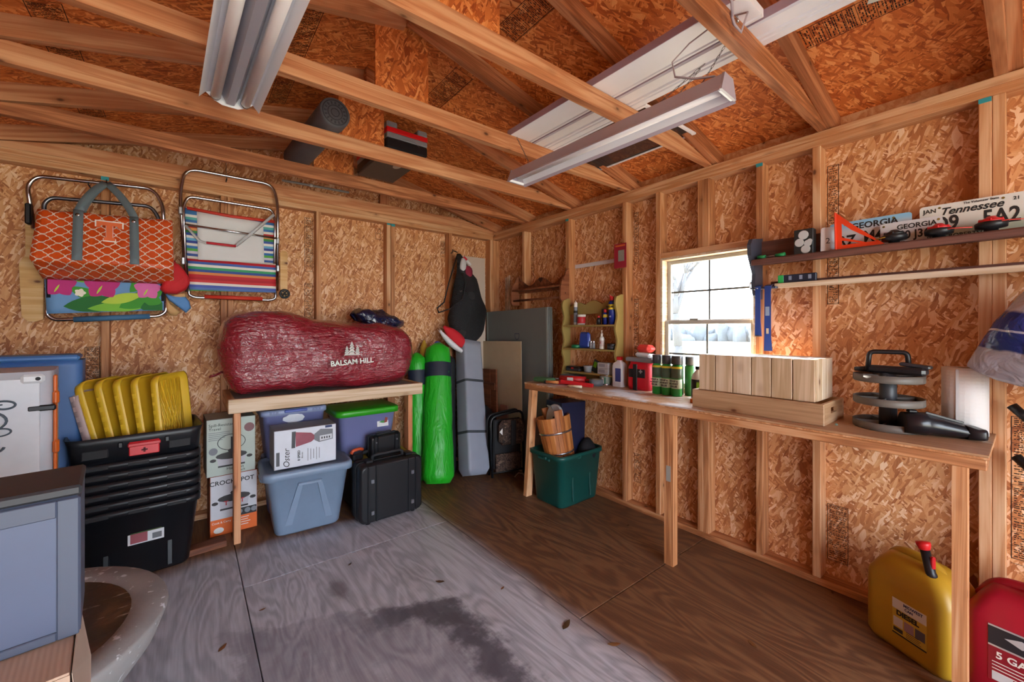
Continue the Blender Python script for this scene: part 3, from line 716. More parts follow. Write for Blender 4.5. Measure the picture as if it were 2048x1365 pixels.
flat([(.12,.225),(.145,.23),(.15,.265),(.13,.27)], -.1695, 'label_picture', plain('8a3a30', .5), t)
b = B()
rr = random.Random(5)
for k in range(10):
    x = rr.uniform(-.13, .1); b.tube([(x+rr.uniform(-.02,.02), -.152-.0005*k+.02*(.31-z)/.3, z) for z in (.05, .11, .17, .23)], .006, 5)
b.done('bagged_contents', plain('9d9fcf', .3), t)['kind'] = 'stuff'
# hard cases
def hard_case(name, label, loc, w, d, h, rz, hx):
    t = thing(name, label, 'case', loc, rz)
    b = B(); n = 5; M = Matrix.Translation((0, 0, h/2)) @ Matrix.Rotation(pi/2, 4, 'X')
    r = .1*h
    b.loft([rrect(w-.03, h-.03, r, n, d/2), rrect(w, h, r, n, d/2-.015), rrect(w, h, r, n, .004)], (True, True), 0, True, True, M); b.done('lid_shell', BLK, t)
    b = B(); b.loft([rrect(w, h, r, n, -.002), rrect(w, h, r, n, -d/2+.015), rrect(w-.03, h-.03, r, n, -d/2)], (True, True), 0, True, True, M); b.done('base_shell', BLK, t)
    B().loft([rrect(w+.008, h+.008, r, n, -.006), rrect(w+.008, h+.008, r, n, .006)], (True, True), 0, True, True, M).done('seam_ridge', BLKM, t)
    for x in (-w*hx, w*hx):
        for dx in (-.028, .028): B().box((x+dx*w/.46, -d/2-.003, h/2), (.010*w/.46, .01, h*.97), .003).done('rib', BLK, t)
        for z in (.18, .72): B().box((x, -d/2-.006, h*z), (.022*w/.46, .012, .03*h/.42), .003).done('latch', plain('8b8e96', .3, .6), t)
        B().box((x, -.02, h+.008), (.05*w/.46, .05, .02*h/.42), .004).done('top_latch', BLK, t)
    B().tube([(-w*.24, 0, h), (-w*.24, 0, h+.03*h/.42), (-w*.2, 0, h+.04*h/.42), (w*.2, 0, h+.04*h/.42), (w*.24, 0, h+.03*h/.42), (w*.24, 0, h)], .012*h/.42, 8).done('handle', BLKM, t)
    return t
hard_case('hard_case', 'big scuffed black hard case standing in front of the table', (-1.485, -.735, .012), .47, .19, .405, RD(2), .32)
t = bpy.data.objects['hard_case']
for x in (-.17, .17):
    for y in (-.06, .06): B().cyl((x, y, -.012), (x, y, .004), .016, n=10).done('foot', BLKM, t)
hard_case('small_hard_case', 'small black hard case on the yellow tote lid', (-1.452, -.573, .392), .245, .10, .165, RD(4), .34)
t = thing('cable_reel', 'black and orange hand tool with cord on the yellow tote lid', 'tool', (-1.66, -.585, .392), RD(15))
b = B(); b.box((0, 0, .03), (.085, .06, .056), .012); b.done('housing', BLK, t)
B().tube([(-.045, 0, .058), (-.03, 0, .078), (.02, 0, .082), (.05, 0, .07)], .012, 8).done('orange_grip', plain('c6512c', .4), t)
B().cyl((.045, -.005, .045), (.105, -.01, .055), .013, .01, 10).done('nozzle', BLKM, t)

# red tree bag
def red_bag():
    m = Mat('red_woven_poly', .3, 0, .6); co = m.coord(); w1 = m.noise(co, 5.5, 4.0, .6, .8); w2 = m.noise(m.map(co, (2, 3, 7)), 4.0, 3.0, .55, 1.5)
    wv = m.noise(m.map(co, (30, 30, 900)), 1.0, 1.0)
    col = m.mix(w1, lin('741324'), lin('a12434')); m.set('Base Color', col); m.set('Roughness', wv*.12+.10)
    h = w1*.9 + w2*.8 + m.noise(co, 20.0, 4.0, .6, 1.6)*.45; m.bump(h, .6, .05); m.set('Coat Weight', .8); m.set('Coat Roughness', .05)
    nb = m.node('ShaderNodeBump'); m.link(m.noise(m.map(co, (1.2, 1, .7)), 15.0, 3.0, .55, 1.2) + w2*.5, nb.inputs['Height']); nb.inputs['Strength'].default_value = .45; nb.inputs['Distance'].default_value = .03; m.link(nb.outputs[0], m.p.inputs['Coat Normal']); return m
t = thing('tree_storage_bag', 'glossy dark red tree storage bag lying on the table', 'bag', (-1.80, -.285, .92))
b = B(); loops = []; N = 46; Mx = 40
for i in range(Mx+1):
    u = i/Mx; x = -.675+1.33*u; e = min(u, 1-u)
    k = min(1.0, (max(e, .0001)/.07))**.38
    hh = (.565-.10*u - .05*max(0, (u-.75)/.25)**2 + .018*sin(u*9.0)); dd = .52-.02*u
    ring = []
    for j in range(N):
        a = 2*pi*j/N; p = .52; cx = abs(cos(a))**p*(1 if cos(a) > 0 else -1); cz = abs(sin(a))**p*(1 if sin(a) > 0 else -1)
        y = cx*dd/2*(.55+.45*k); z = hh/2 + cz*hh/2*(.42+.58*k)
        if z > hh*.5: y *= 1-.10*((z-hh*.5)/(hh*.5))**2
        ring.append((x + .03*(1-k)*(.5-u)*2*0, y, z))
    loops.append(ring)
b.loft(loops, (True, True), 0, True)
b.jitter(.035, 3.2, 4.0); b.jitter(.014, 9.0, 11.0)
fold = []
for p in b.v:
    k = .018*sin(p[0]*14+p[2]*9)*max(0, 1-abs(p[2]-.25)/.3)
    fold.append((p[0], p[1]-k*.7, max(p[2], .001+.0*p[0])))
b.v = fold
b.done('bag_shell', red_bag(), t)
text('BALSAM HILL', .052, WHITE, t, (.10, -.335, .205), (pi/2, RD(-3), 0), bold=.0012)
b = B()
for dx, s in ((-.005, 1.0), (.035, .75), (-.04, .7)):
    for k in range(4):
        w_ = (.030-.005*k)*s; z = .022*k*s; b.loft([[(dx-w_, y, z), (dx+w_, y, z), (dx, y, z+.034*s)] for y in (0, .0008)])
b.done('tree_emblem', plain('cfc9c4', .4), t, (.10, -.335, .255))
B().tube([(-.66, -.12, .17), (-.70, -.16, .15), (-.73, -.18, .145)], .014, 8, 0, False, .5).done('carry_loop', plain('6d1522', .4), t)
# navy tarp bundle on the bag
b = B(); b.ball((0, 0, .0), (.24, .14, .075), 28, 14); b.jitter(.05, 9.0, 2.0); b.jitter(.012, 26.0, 5.0)
m = Mat('navy_tarp', .16, 0, .7); co = m.coord(); m.set('Base Color', m.mix(m.noise(co, 6.0), lin('0d1020'), lin('1b2550'))); m.bump(m.noise(co, 16.0, 3.0, .5, 1.2), .7, .03)
tag(b.done('folded_tarp', m, None, (-1.375, -.25, 1.44), (RD(4), RD(12), RD(10))), 'crumpled shiny navy tarp on top of the red bag', 'tarp')

# ------------------------------------------------------------------ things hanging on the left wall
def hoop(pts, rad, n=5):
    """polyline with rounded corners"""
    out = []; P = [Vector(p) for p in pts]
    for i, p in enumerate(P):
        if i in (0, len(P)-1): out.append(p); continue
        a = (P[i-1]-p).normalized(); c = (P[i+1]-p).normalized(); r = min(rad, (P[i-1]-p).length*.45, (P[i+1]-p).length*.45)
        for k in range(n+1):
            u = k/n; out.append((p+a*r)*(1-u)**2 + p*2*u*(1-u) + (p+c*r)*u**2)
    return out
WOODARM = make_lumber('pale_wooden_arm', 'd6a86a', 'b98448', 'e6c491')
def paddle(par, pts, nm='armrest', th=.014, y=0):
    return B().loft([[(x, y, z) for x, z in pts], [(x, y+th, z) for x, z in pts]]).done(nm, WOODARM, par)
def armshape(x0, x1, z0, z1, r=.03):
    return [(x, y) for x, y, _ in rrect(x1-x0, z1-z0, r, 4, 0, (x0+x1)/2, (z0+z1)/2)]
# striped beach chair
O = (-2.38, -.075, 1.6)
t = thing('folded_beach_chair', 'folded beach chair with rainbow striped fabric and red foot grip, hanging on the wall', 'chair', O)
L = lambda pts, y=-.07: [(x-O[0], y-O[1], z-O[2]) for x, z in pts]
B().tube(hoop(L([(-2.655, 1.80), (-2.683, 2.30), (-2.655, 2.475), (-2.13, 2.475), (-2.095, 2.33), (-2.10, 1.66)]), .09), .011, 8).done('back_frame', CHROME, t)
B().tube(hoop(L([(-2.645, 1.62), (-2.665, 2.20), (-2.64, 2.275), (-2.14, 2.275), (-2.118, 2.20), (-2.125, 1.64)], -.10), .06), .010, 8).done('seat_frame', CHROME, t)
B().tube(hoop(L([(-2.632, 1.75), (-2.635, 1.60), (-2.60, 1.585), (-2.15, 1.585), (-2.113, 1.60), (-2.11, 1.75)], -.085), .05), .010, 8).done('foot_frame', CHROME, t)
B().tube(L([(-2.55, 1.592), (-2.20, 1.592)], -.085), .0155, 10).done('foot_grip', plain('d43a28', .6), t)
B().tube(L([(-2.66, 2.075), (-2.11, 2.055)], -.125), .008, 8).done('cross_bar', CHROME, t)
def stripes():
    m = Mat('rainbow_stripe_canvas', .7); x, y, z = m.sep(m.coord())
    cols = ['3f78b4','e8e6e0','58b0a8','3a6fb0','dcd9d2','c62a35','e39a58','3c8f4a','3f58a8','f0eee8','6fb3d8','3c4a9a','e7e4dd','2f6fb5','56aa4a','c9c6d8','39589f','d9d5cc','c3202f','3d62ae','e9e6df','3aa26b','3a55a0','dd8a50','c42634','b51f2f','d2343c','e8e2da','4d62b5','5d7fc0','5fae55','63c140']
    n = len(cols); m.set('Base Color', m.ramp(z*1.75, [(i/n, lin(c)) for i, c in enumerate(cols[::-1])], True))
    m.bump(m.noise(m.map(m.coord(), (200, 1, 300)), 1.0, 1.0), .2, .002); return m
STR = stripes()
def cloth(nm, c4, mat, par, y=-.09, sag=.02, nx=12, nz=8, th=.002):
    (ax, az), (bx, bz), (cx, cz), (dx, dz) = c4; b = B(); g = []
    for i in range(nz+1):
        v = i/nz; row = []
        for j in range(nx+1):
            u = j/nx; x = (ax*(1-u)+bx*u)*(1-v)+(dx*(1-u)+cx*u)*v; z = (az*(1-u)+bz*u)*(1-v)+(dz*(1-u)+cz*u)*v
            row.append((x-O[0], y-O[1]+sag*sin(pi*u)*sin(pi*v)*1.0 + .004*mnoise.noise((x*9, z*9, 3)), z-O[2]))
        g.append(row)
    vs = [p for r in g for p in r]; W = nx+1
    b.add(vs, [(i*W+j, i*W+j+1, (i+1)*W+j+1, (i+1)*W+j) for i in range(nz) for j in range(nx)], 0, True)
    o = b.done(nm, mat, par); md = o.modifiers.new('thickness', 'SOLIDIFY'); md.thickness = th; return o
cloth('back_fabric', ((-2.655, 1.835), (-2.118, 1.848), (-2.124, 2.185), (-2.655, 2.195)), STR, t, -.098)
cloth('seat_fabric', ((-2.632, 1.628), (-2.115, 1.642), (-2.117, 1.86), (-2.642, 1.842)), STR, t, -.118, .004)
cloth('white_panel', ((-2.585, 1.84), (-2.19, 1.852), (-2.197, 2.165), (-2.592, 2.178)), plain('dfe1e4', .75, 0, .06, .2, 40), t, -.105, .018)
B().tube(L([(-2.645, 2.192), (-2.40, 2.178), (-2.125, 2.182)], -.108), .011, 8).done('top_hem', plain('d23a2c', .6), t)
B().tube(L([(-2.13, 2.23), (-2.28, 2.06), (-2.37, 1.965)], -.135), .012, 6, 0, False, .25).done('carry_strap', plain('c9ccd0', .7), t)
B().tube(L([(-2.655, 2.07), (-2.58, 1.975), (-2.54, 1.962), (-2.37, 1.963)], -.135), .012, 6, 0, False, .3).done('carry_strap', plain('c9ccd0', .7), t)
B().tube(L([(-2.54, 1.963), (-2.37, 1.960)], -.142), .009, 6).done('strap_pad', plain('c92b39', .6), t)
paddle(t, armshape(-2.085-O[0], -2.035-O[0], 1.60-O[2], 1.97-O[2], .024), y=-.035)
B().box((-2.072-O[0], -.02, 1.80-O[2]), (.022, .02, .13), .004).done('arm_bracket', BLKM, t)
for x, z in ((-2.68, 2.17), (-2.665, 1.83), (-2.10, 1.83), (-2.10, 2.04)): B().box((x-O[0], -.02, z-O[2]), (.02, .03, .05), .005).done('hinge', plain('b6b9be', .35, .8), t)
b = B(); b.tube([(.03*cos(2*pi*k/14), 0, .03*sin(2*pi*k/14)) for k in range(14)], .008, 6, 0, True)
for k in range(3): a = 2*pi*k/3+.5; b.tube([(.015*cos(a)+.010*cos(2*pi*j/10), 0, .015*sin(a)+.010*sin(2*pi*j/10)) for j in range(10)], .004, 5, 0, True)
b.done('cup_holder_ring', BLK, t, (-2.058-O[0], -.055, 1.635-O[2]))
# floral beach chair
O = (-3.05, -.08, 1.42)
t = thing('folded_beach_chair', 'folded beach chair with tropical flower fabric and blue foot grip, behind the orange bag', 'chair', O)
B().tube(hoop(L([(-3.345, 1.95), (-3.37, 2.20), (-3.33, 2.262), (-2.82, 2.295), (-2.772, 2.20), (-2.765, 1.95)], -.075), .08), .011, 8).done('back_frame', CHROME, t)
B().tube(hoop(L([(-3.28, 1.55), (-3.30, 2.10), (-3.27, 2.14), (-2.83, 2.17), (-2.79, 2.10), (-2.77, 1.55)], -.105), .06), .011, 8).done('seat_frame', plain('6f747c', .3, .9), t)
B().tube(hoop(L([(-3.285, 1.55), (-3.29, 1.45), (-3.26, 1.42), (-2.79, 1.452), (-2.755, 1.48), (-2.755, 1.56)], -.10), .05), .011, 8).done('foot_frame', CHROME, t)
B().tube(L([(-3.18, 1.423), (-2.835, 1.449)], -.10), .017, 10).done('foot_grip', plain('3f6f96', .6), t)
cloth('floral_fabric', ((-3.287, 1.455), (-2.765, 1.490), (-2.767, 1.74), (-3.30, 1.74)), plain('6f9ed0', .7, 0, .1), t, -.112, .004)
paddle(t, [(x-O[0], z-O[2]) for x, z in [(-3.345,1.41),(-3.315,1.425),(-3.312,1.74),(-3.33,1.78),(-3.345,1.98),(-3.375,2.18),(-3.395,2.18),(-3.385,1.95),(-3.385,1.80),(-3.41,1.75),(-3.40,1.44),(-3.375,1.41)]], y=.045)
paddle(t, armshape(-2.755-O[0], -2.695-O[0], 1.455-O[2], 1.75-O[2], .028), y=.045)
for x in (-3.36, -2.77): B().box((x-O[0], -.01, 2.03-O[2]), (.025, .05, .12), .006).done('hinge', BLK, t)
# printed flowers and leaves on the seat fabric
FM = [plain(c, .7, 0, .15) for c in ('3f9a2e', '7cc23c', '1f6f2e', 'c2307f', 'e06fb0', 'f2ecd8', 'b8d84a')]
def blob2(cx, cz, pts, mi, y): return [(cx+x, y, cz+z) for x, z in pts], mi
def leafpts(L_, w_, a):
    o = []
    for k in range(14):
        u = k/13; o.append((L_*u, w_*sin(pi*u)**.8))
    for k in range(12, 0, -1):
        u = k/13; o.append((L_*u, -w_*sin(pi*u)**.8))
    return [(x*cos(a)-z*sin(a), x*sin(a)+z*cos(a)) for x, z in o]
rr = random.Random(8); lay = 0
def prt(cx, cz, pts, m, nm):
    global lay
    lay += 1; y = -.118-O[1]-.00012*lay
    pts = [(min(max(cx+x, -3.283), -2.772)-O[0], min(max(cz+z, 1.468+ (cx+3.28)*.05), 1.735)-O[2]) for x, z in pts]
    B().loft([[(x, y, z) for x, z in pts], [(x, y-.0001, z) for x, z in pts]]).done(nm, m, t)
for cx, cz, L_, w_, a, k in ((-3.2,1.62,.2,.035,-.5,0),(-3.22,1.50,.26,.05,.15,2),(-3.12,1.49,.3,.035,.12,1),(-2.98,1.50,.24,.05,.5,0),(-2.93,1.6,.2,.04,.9,0),(-2.88,1.50,.13,.05,.2,2),(-3.25,1.7,.2,.03,-.2,1),(-2.9,1.66,.14,.04,.4,2),(-3.06,1.53,.2,.03,.3,6),(-2.84,1.52,.08,.05,1.2,0)):
    prt(cx, cz, leafpts(L_, w_, a), FM[k], 'leaf_print')
def flower(cx, cz, r, m):
    for k in range(5):
        a = 2*pi*k/5+.3; prt(cx, cz, [(x*1.0, z*1.0) for x, z in leafpts(r, r*.42, a)], m, 'petal_print')
    prt(cx, cz, leafpts(r*.7, r*.06, -2.0), FM[6], 'stamen_print')
flower(-3.235, 1.63, .075, FM[3]); flower(-3.055, 1.635, .085, FM[3]); flower(-2.845, 1.625, .07, FM[4]); flower(-3.17, 1.70, .05, FM[4])
for k in range(5):
    a = 2*pi*k/5; prt(-3.15, 1.585, leafpts(.026, .011, a), FM[5], 'petal_print')
# orange tote bag
def quatre():
    m = Mat('orange_lattice_canvas', .45); co = m.coord('UV'); x, y, z = m.sep(co); 
    def cell(ox, oy):
        px = ((x+ox).fract()-.5).abs(); py = ((y+oy).fract()-.5).abs(); a = .21
        d1 = ((px-a)*(px-a)+py*py).sqrt(); d2 = (px*px+(py-a)*(py-a)).sqrt(); return d1.min(d2)
    d = cell(.0, .0)-cell(.5, .5); line = (cell(.0, .0)-.262).abs().lt(.036)
    org = m.mix(m.noise(m.coord(), 12.0, 3.0), lin('c8410e'), lin('e8601c'))
    m.set('Base Color', m.mix(line, org, lin('e9dcd0'))); m.bump(m.noise(m.coord(), 9.0, 3.0, .5, .6), .5, .03); return m
QM = quatre()
O = (-3.005, -.13, 1.655)
t = thing('tote_bag', 'orange tote bag with white lattice pattern and grey straps, hanging on the wall', 'bag', O)
def skin(nm, rows, mat, us, vs_):
    """grid surface with uv"""
    b = B(); W = len(rows[0]); b.add([p for r in rows for p in r], [(i*W+j, i*W+j+1, (i+1)*W+j+1, (i+1)*W+j) for i in range(len(rows)-1) for j in range(W-1)], 0, True)
    o = b.done(nm, mat, t); me = o.data; uvl = me.uv_layers.new(name='UVMap')
    for lp in me.loops:
        i, j = divmod(lp.vertex_index, W); uvl.data[lp.index].uv = (us[j], vs_[i])
    md = o.modifiers.new('thickness', 'SOLIDIFY'); md.thickness = .004; return o
NX, NZ = 24, 14; rows = []; us = [j/NX*9.0 for j in range(NX+1)]; vv = [i/NZ*6.0 for i in range(NZ+1)]
for i in range(NZ+1):
    v = i/NZ; row = []
    for j in range(NX+1):
        u = j/NX; x = -.300+.585*u; z = .085+.03*u*0+(.385-.10*0)*v*.86 + .018*sin(pi*u)*0
        zt = .40-.0*u; z = .095+(zt-.095)*v
        bulge = .10*(1-v)+.03 + .03*sin(pi*u)*(1-v)
        x *= 1+.03*(1-v)
        y = -bulge-.05 + .010*mnoise.noise((x*10, z*10, 1.0)) + .016*sin(u*22+v*3)*max(0, v-.55)
        row.append((x, y, z + (-.012+.03*u)*v))
    rows.append(row)
skin('front_panel', rows, QM, us, vv)
bot = rows[0]; rows2 = []
for i in range(7):
    v = i/6; rows2.append([(p[0]*(1-.03*v)+.008*v, p[1]*(1-v)+(-.01)*v, p[2]*(1-v)+(.0+.012*(p[0]+.3))*v) for p in bot])
skin('bottom_panel', rows2, QM, us, [-2.4*i/6 for i in range(7)])
top = rows[-1]
skin('top_panel', [[(p[0], p[1]*(1-i/4)+(.0)*(i/4), p[2]-.02*i/4) for p in top] for i in range(5)], QM, us, [6+i*.4 for i in range(5)])
skin('back_panel', [[(p[0], -.006, p[2]) for p in rows[0]], [(p[0], -.006, p[2]-.02) for p in rows[-1]]], QM, us, [0, 6.0])
for s_, j in ((-1, 0), (1, NX)):
    skin('side_panel', [[r[j], (r[j][0], -.008, r[j][2])] for r in rows] , QM, [0, 2.0], vv)
STRAP = plain('6f7f88', .7, 0, .1, .3, 200)
def ribbon(pts, w_, nm, par, mat, side=(1,0,0)):
    s_ = Vector(side)*w_/2; b = B(); P = [Vector(p) for p in pts]
    b.add([tuple(q) for p in P for q in (p-s_, p+s_)], [(2*i, 2*i+1, 2*i+3, 2*i+2) for i in range(len(P)-1)], 0, True)
    o = b.done(nm, mat, par); md = o.modifiers.new('thickness', 'SOLIDIFY'); md.thickness = .004; return o
def front_y(x, z):
    u = (x+.30)/.585; v = max(0, min(1, (z-.095)/.305)); return -(.10*(1-v)+.03+.03*sin(pi*u)*(1-v))-.058+.016*sin(u*22+v*3)*max(0, v-.55)-.004
for x in (-.125, .115):
    ribbon([(x-.012*(k/8), front_y(x, .10+.30*(k/8))-.006, .10+.308*(k/8)) for k in range(9)], .042, 'strap', t, STRAP)
    B().lathe([(.010, 0), (.010, .003), (.005, .004)], 10, M=Matrix.Translation((x-.012, front_y(x, .37)-.011, .375)) @ Matrix.Rotation(pi/2, 4, 'X')).done('grommet', CHROME, t)
ap = Vector((-.035, .045, .628))
for y0_, nm in ((-.085, 'handle'), (-.03, 'handle')):
    for x in (-.137, .103):
        p0 = Vector((x, y0_, .405)); mid = p0.lerp(ap, .5)+Vector((-.02 if x < 0 else .02, -.02, .02))
        pts = [(p0*(1-u)**2+mid*2*u*(1-u)+ap*u*u) for u in [k/8 for k in range(9)]]
        ribbon(pts, .040, nm, t, STRAP, (Vector((pts[-1]-pts[0])).cross(Vector((0,1,0)))).normalized())
tl = [(-.055,.055),(.055,.055),(.055,.02),(.04,.02),(.035,.033),(.014,.033),(.014,-.035),(.025,-.038),(.025,-.055),(-.025,-.055),(-.025,-.038),(-.014,-.035),(-.014,.033),(-.035,.033),(-.04,.02),(-.055,.02)]
yy = front_y(0, .27)-.008
B().prism([(x*1.12, z*1.12) for x, z in tl], .002, Matrix.Translation((0, yy, .29)) @ Matrix.Rotation(pi/2, 4, 'X')).done('letter_outline', plain('f0e8de', .5), t)
B().prism(tl, .002, Matrix.Translation((0, yy-.002, .29)) @ Matrix.Rotation(pi/2, 4, 'X')).done('letter_emblem', plain('e0621c', .5), t)
# wall hooks
for x, z, nm in ((-3.045, 2.29, 'nail hook holding the orange bag'), (-.53, 2.15, 'bent nail hook holding the black mesh bag')):
    tag(B().tube(hoop([(x, .0, z-.01), (x, -.03, z-.01), (x, -.04, z+.025)], .02), .0035, 6).done('wall_hook', BLKM), nm, 'hook')
# caps
def puffy(out, y, th, n=5):
    """a soft flat-ish body bulging out of the wall plane, drawn from an outline in x, z"""
    cx = sum(p[0] for p in out)/len(out); cz = sum(p[1] for p in out)/len(out); lo = []
    for k in range(n+1):
        a = pi*k/n; s_ = .55+.45*sin(a)**.6; lo.append([(cx+(x-cx)*s_, y-th/2*cos(a), cz+(z-cz)*s_) for x, z in out])
    return B().loft(lo, (True, True), 0, True)
def cap(label, loc, outl, y, mat, bill):
    t = thing('baseball_hat', label, 'hat', loc); L2 = lambda q: [(x-loc[0], z-loc[2]) for x, z in q]
    puffy(L2(outl), y-loc[1], .075, 8).jitter(.006, 14, 2).done('crown', mat, t)
    puffy(L2(bill), y-loc[1]+.02, .05, 4).done('bill', plain('c9a06a', .7), t)
    (x, z) = L2([outl[0]])[0]; B().tube([(x+.01, y-loc[1]-.0, z-.015), (x+.005, y-loc[1]+.03, z+.01), (x, y-loc[1]+.06, z+.01)], .003, 5).done('strap', mat, t)
cap('red cap hanging beside the orange bag', (-2.70, -.12, 1.70), [(-2.715,1.815),(-2.685,1.80),(-2.655,1.76),(-2.63,1.71),(-2.628,1.67),(-2.65,1.63),(-2.70,1.60),(-2.76,1.598),(-2.782,1.63),(-2.765,1.68),(-2.735,1.75)], -.14, plain('c8202a', .75, 0, .15, .3), [(-2.70,1.60),(-2.655,1.61),(-2.65,1.585),(-2.69,1.565),(-2.735,1.585)])
cap('blue cap hanging under the red cap', (-2.69, -.11, 1.54), [(-2.757,1.60),(-2.72,1.59),(-2.65,1.585),(-2.628,1.55),(-2.622,1.505),(-2.65,1.475),(-2.69,1.51),(-2.74,1.56)], -.115, plain('5b8fcb', .75, 0, .15, .3), [(-2.755,1.58),(-2.735,1.54),(-2.68,1.48),(-2.70,1.455),(-2.735,1.46),(-2.755,1.50)])

# ------------------------------------------------------------------ corner: mesh bag, tall bags, boards
MESH = Mat('black_mesh_net', .8); co = MESH.coord(); MESH.set('Base Color', MESH.mix(MESH.noise(co, 5.0, 3.0), lin('0c0d10'), lin('23252b')))
x_, y_, z_ = MESH.sep(MESH.map(co, (420, 420, 420))); MESH.set('Alpha', ((x_+y_).sin()*(z_).sin()).smooth(-.45, .2, .72, 1.0))
t = thing('mesh_laundry_bag', 'black mesh bag hanging from a nail in the corner', 'bag', (-.53, -.12, 1.20))
b = B(); n = 20; loops = []
for u in [k/18 for k in range(19)]:
    z = .93*(1-u); w_ = .018+.205*(sin(min(1, u*1.25)*pi*.5)**1.15)*(1 if u < .72 else 1-.55*((u-.72)/.28)**1.5); cx = .02+.10*sin(pi*u)*.8+.06*u
    loops.append([(cx+w_*cos(2*pi*j/n), .0+min(.095, w_*.6)*sin(2*pi*j/n), z) for j in range(n)])
b.loft(loops, (True, True), 0, True).jitter(.022, 7, 2); b.done('net_body', MESH, t)
B().tube([(-.03, -.06, .90), (-.14, -.09, .62), (-.20, -.10, .42), (-.27, -.09, .36), (-.25, -.09, .32), (-.13, -.09, .36), (.0, -.11, .46), (.04, -.1, .62), (.02, -.08, .72)], .014, 6, 0, False, .35).done('shoulder_strap', BLKM, t)
B().tube([(.0, -.01, .93), (-.012, .06, .955), (.012, .06, .955), (.0, -.01, .93)], .004, 5).done('drawstring', BLK, t)
for p, s_, c in (((.11, -.02, .72), (.06, .045, .09), '8a1f3a'), ((.13, -.02, .60), (.06, .05, .07), '5f1a30'), ((.06, -.03, .80), (.035, .03, .08), 'c9c9cc'), ((.15, -.03, .50), (.04, .04, .04), '9a9a9a'), ((.05, -.02, .35), (.10, .06, .2), '23252c')):
    B().ball(p, s_, 12, 8).jitter(.015, 14, p[0]*9).done('stuffed_cloth', plain(c, .8), t)
t = thing('red_white_strap', 'red and white cloth band poking from the top of the mesh bag', 'cloth', (-.46, -.13, 2.06))
B().tube([(0, 0, .03), (.03, -.01, .0)], .016, 8).done('red_part', plain('c01f2c', .7), t); B().tube([(.03, -.01, .0), (.075, -.015, -.045)], .016, 8).done('white_part', plain('dcdde0', .7), t)
t = thing('santa_hat', 'red plush hat with white trim lying over the grey bag top', 'hat', (-.60, -.21, 1.27), rot=(0, RD(40), RD(-5)))
b = B(); n = 16; loops = []
for u in [k/12 for k in range(13)]:
    x = -.17+.34*u; r = .060*sin(pi*min(.97, max(.04, u)))**.7; loops.append([(x, r*.8*cos(2*pi*j/n), .012+r*sin(2*pi*j/n)) for j in range(n)])
b.loft(loops, (True, True), 0, True); b.done('plush_body', plain('c81d2a', .8, 0, .15, .4), t)
b = B(); loops = []
for u in [k/12 for k in range(13)]:
    x = -.18+.365*u; r = .028*sin(pi*min(.94, max(.08, u)))**.5; loops.append([(x, -.004+r*1.5*cos(2*pi*j/n), -.045+.02*sin(pi*u)*-1+r*sin(2*pi*j/n)) for j in range(n)])
b.loft(loops, (True, True), 0, True); b.done('white_trim', plain('e2e2e6', .9, 0, .05, .5), t)

def tall_bag(name, label, base, top, r0, r1, mat, n=20, square=False, rz=0.0):
    t = thing(name, label, 'bag', base)
    d = Vector(top)-Vector(base); L_ = d.length; M = d.to_track_quat('Z', 'Y').to_matrix().to_4x4() @ Matrix.Rotation(rz, 4, 'Z'); b = B(); loops = []
    for k in range(23):
        u = k/22; r = r0*(1-u)+r1*u
        if u < .04: r *= .75+.25*u/.04
        if u > .95 and not square: r *= 1-.75*((u-.95)/.05)**1.2
        if square: loops.append([(x, y, L_*u) for x, y, _ in rrect(2*r, 2*r*.82, r*.22, 4)])
        else: loops.append([(r*cos(2*pi*j/n), r*.85*sin(2*pi*j/n), L_*u) for j in range(n)])
    b.loft(loops, (True, True), 0, True); b.jitter(.006 if not square else .003, 6, base[0]*3); b.jitter(.004 if not square else .002, 20, 5)
    lowest = min((M @ Vector(p)).z for p in b.v)
    M = Matrix.Translation((0, 0, -lowest)) @ M
    b.v = [tuple(M @ Vector(p)) for p in b.v]; b.done('bag_body', mat, t); return t, M, L_
GRN = Mat('green_nylon', .42); co = GRN.coord(); GRN.set('Base Color', GRN.mix(GRN.noise(co, 4.0, 3.0), lin('149a1e'), lin('2fc02a'))); GRN.bump(GRN.noise(GRN.map(co, (9, 9, 2)), 2.0, 3.0, .5, .8), .5, .03)
NAVY = plain('1c2436', .6)
t, M, L_ = tall_bag('canopy_bag', 'tall bright green canopy bag with navy band and paper tag', (-.945, -.505, 0), (-.77, -.17, 1.20), .138, .115, GRN)
b = B(); n = 20
b.loft([[(.1255*cos(2*pi*j/n), .108*sin(2*pi*j/n), L_*u) for j in range(n)] for u in (.735, .84)], (False, False), 0, True, True, M); b.done('navy_band', NAVY, t)
b = B(); b.tube([M @ Vector(p) for p in ((.0, -.095, L_*.97), (.005, -.118, L_*.9), (-.003, -.118, L_*.82))], .004, 5); b.tube([M @ Vector(p) for p in ((.0, -.095, L_*.97), (-.02, -.116, L_*.9), (-.012, -.118, L_*.8))], .004, 5); b.done('drawstring', BLKM, t)
q = M.to_3x3() @ Matrix.Rotation(pi/2, 3, 'X'); e = (q @ Matrix.Rotation(RD(-22), 3, 'Y')).to_euler()
text('OK', .075, plain('4f76b4', .5), t, M @ Vector((-.052, -.112, L_*.795)), (M.to_3x3() @ Matrix.Rotation(RD(-24), 3, 'Z') @ Matrix.Rotation(pi/2, 3, 'X')).to_euler(), sx=.6, bold=.002)
for z_, a_ in ((.315, .12), (.255, -.06)): B().box((0,0,0), (.055, .0015, .07)).done('paper_tag', plain('c9cad2', .6), t, M @ Vector((.05, -.128, L_*z_)), (M.to_3x3() @ Matrix.Rotation(.3, 3, 'Z') @ Matrix.Rotation(a_*2, 3, 'Y')).to_euler())
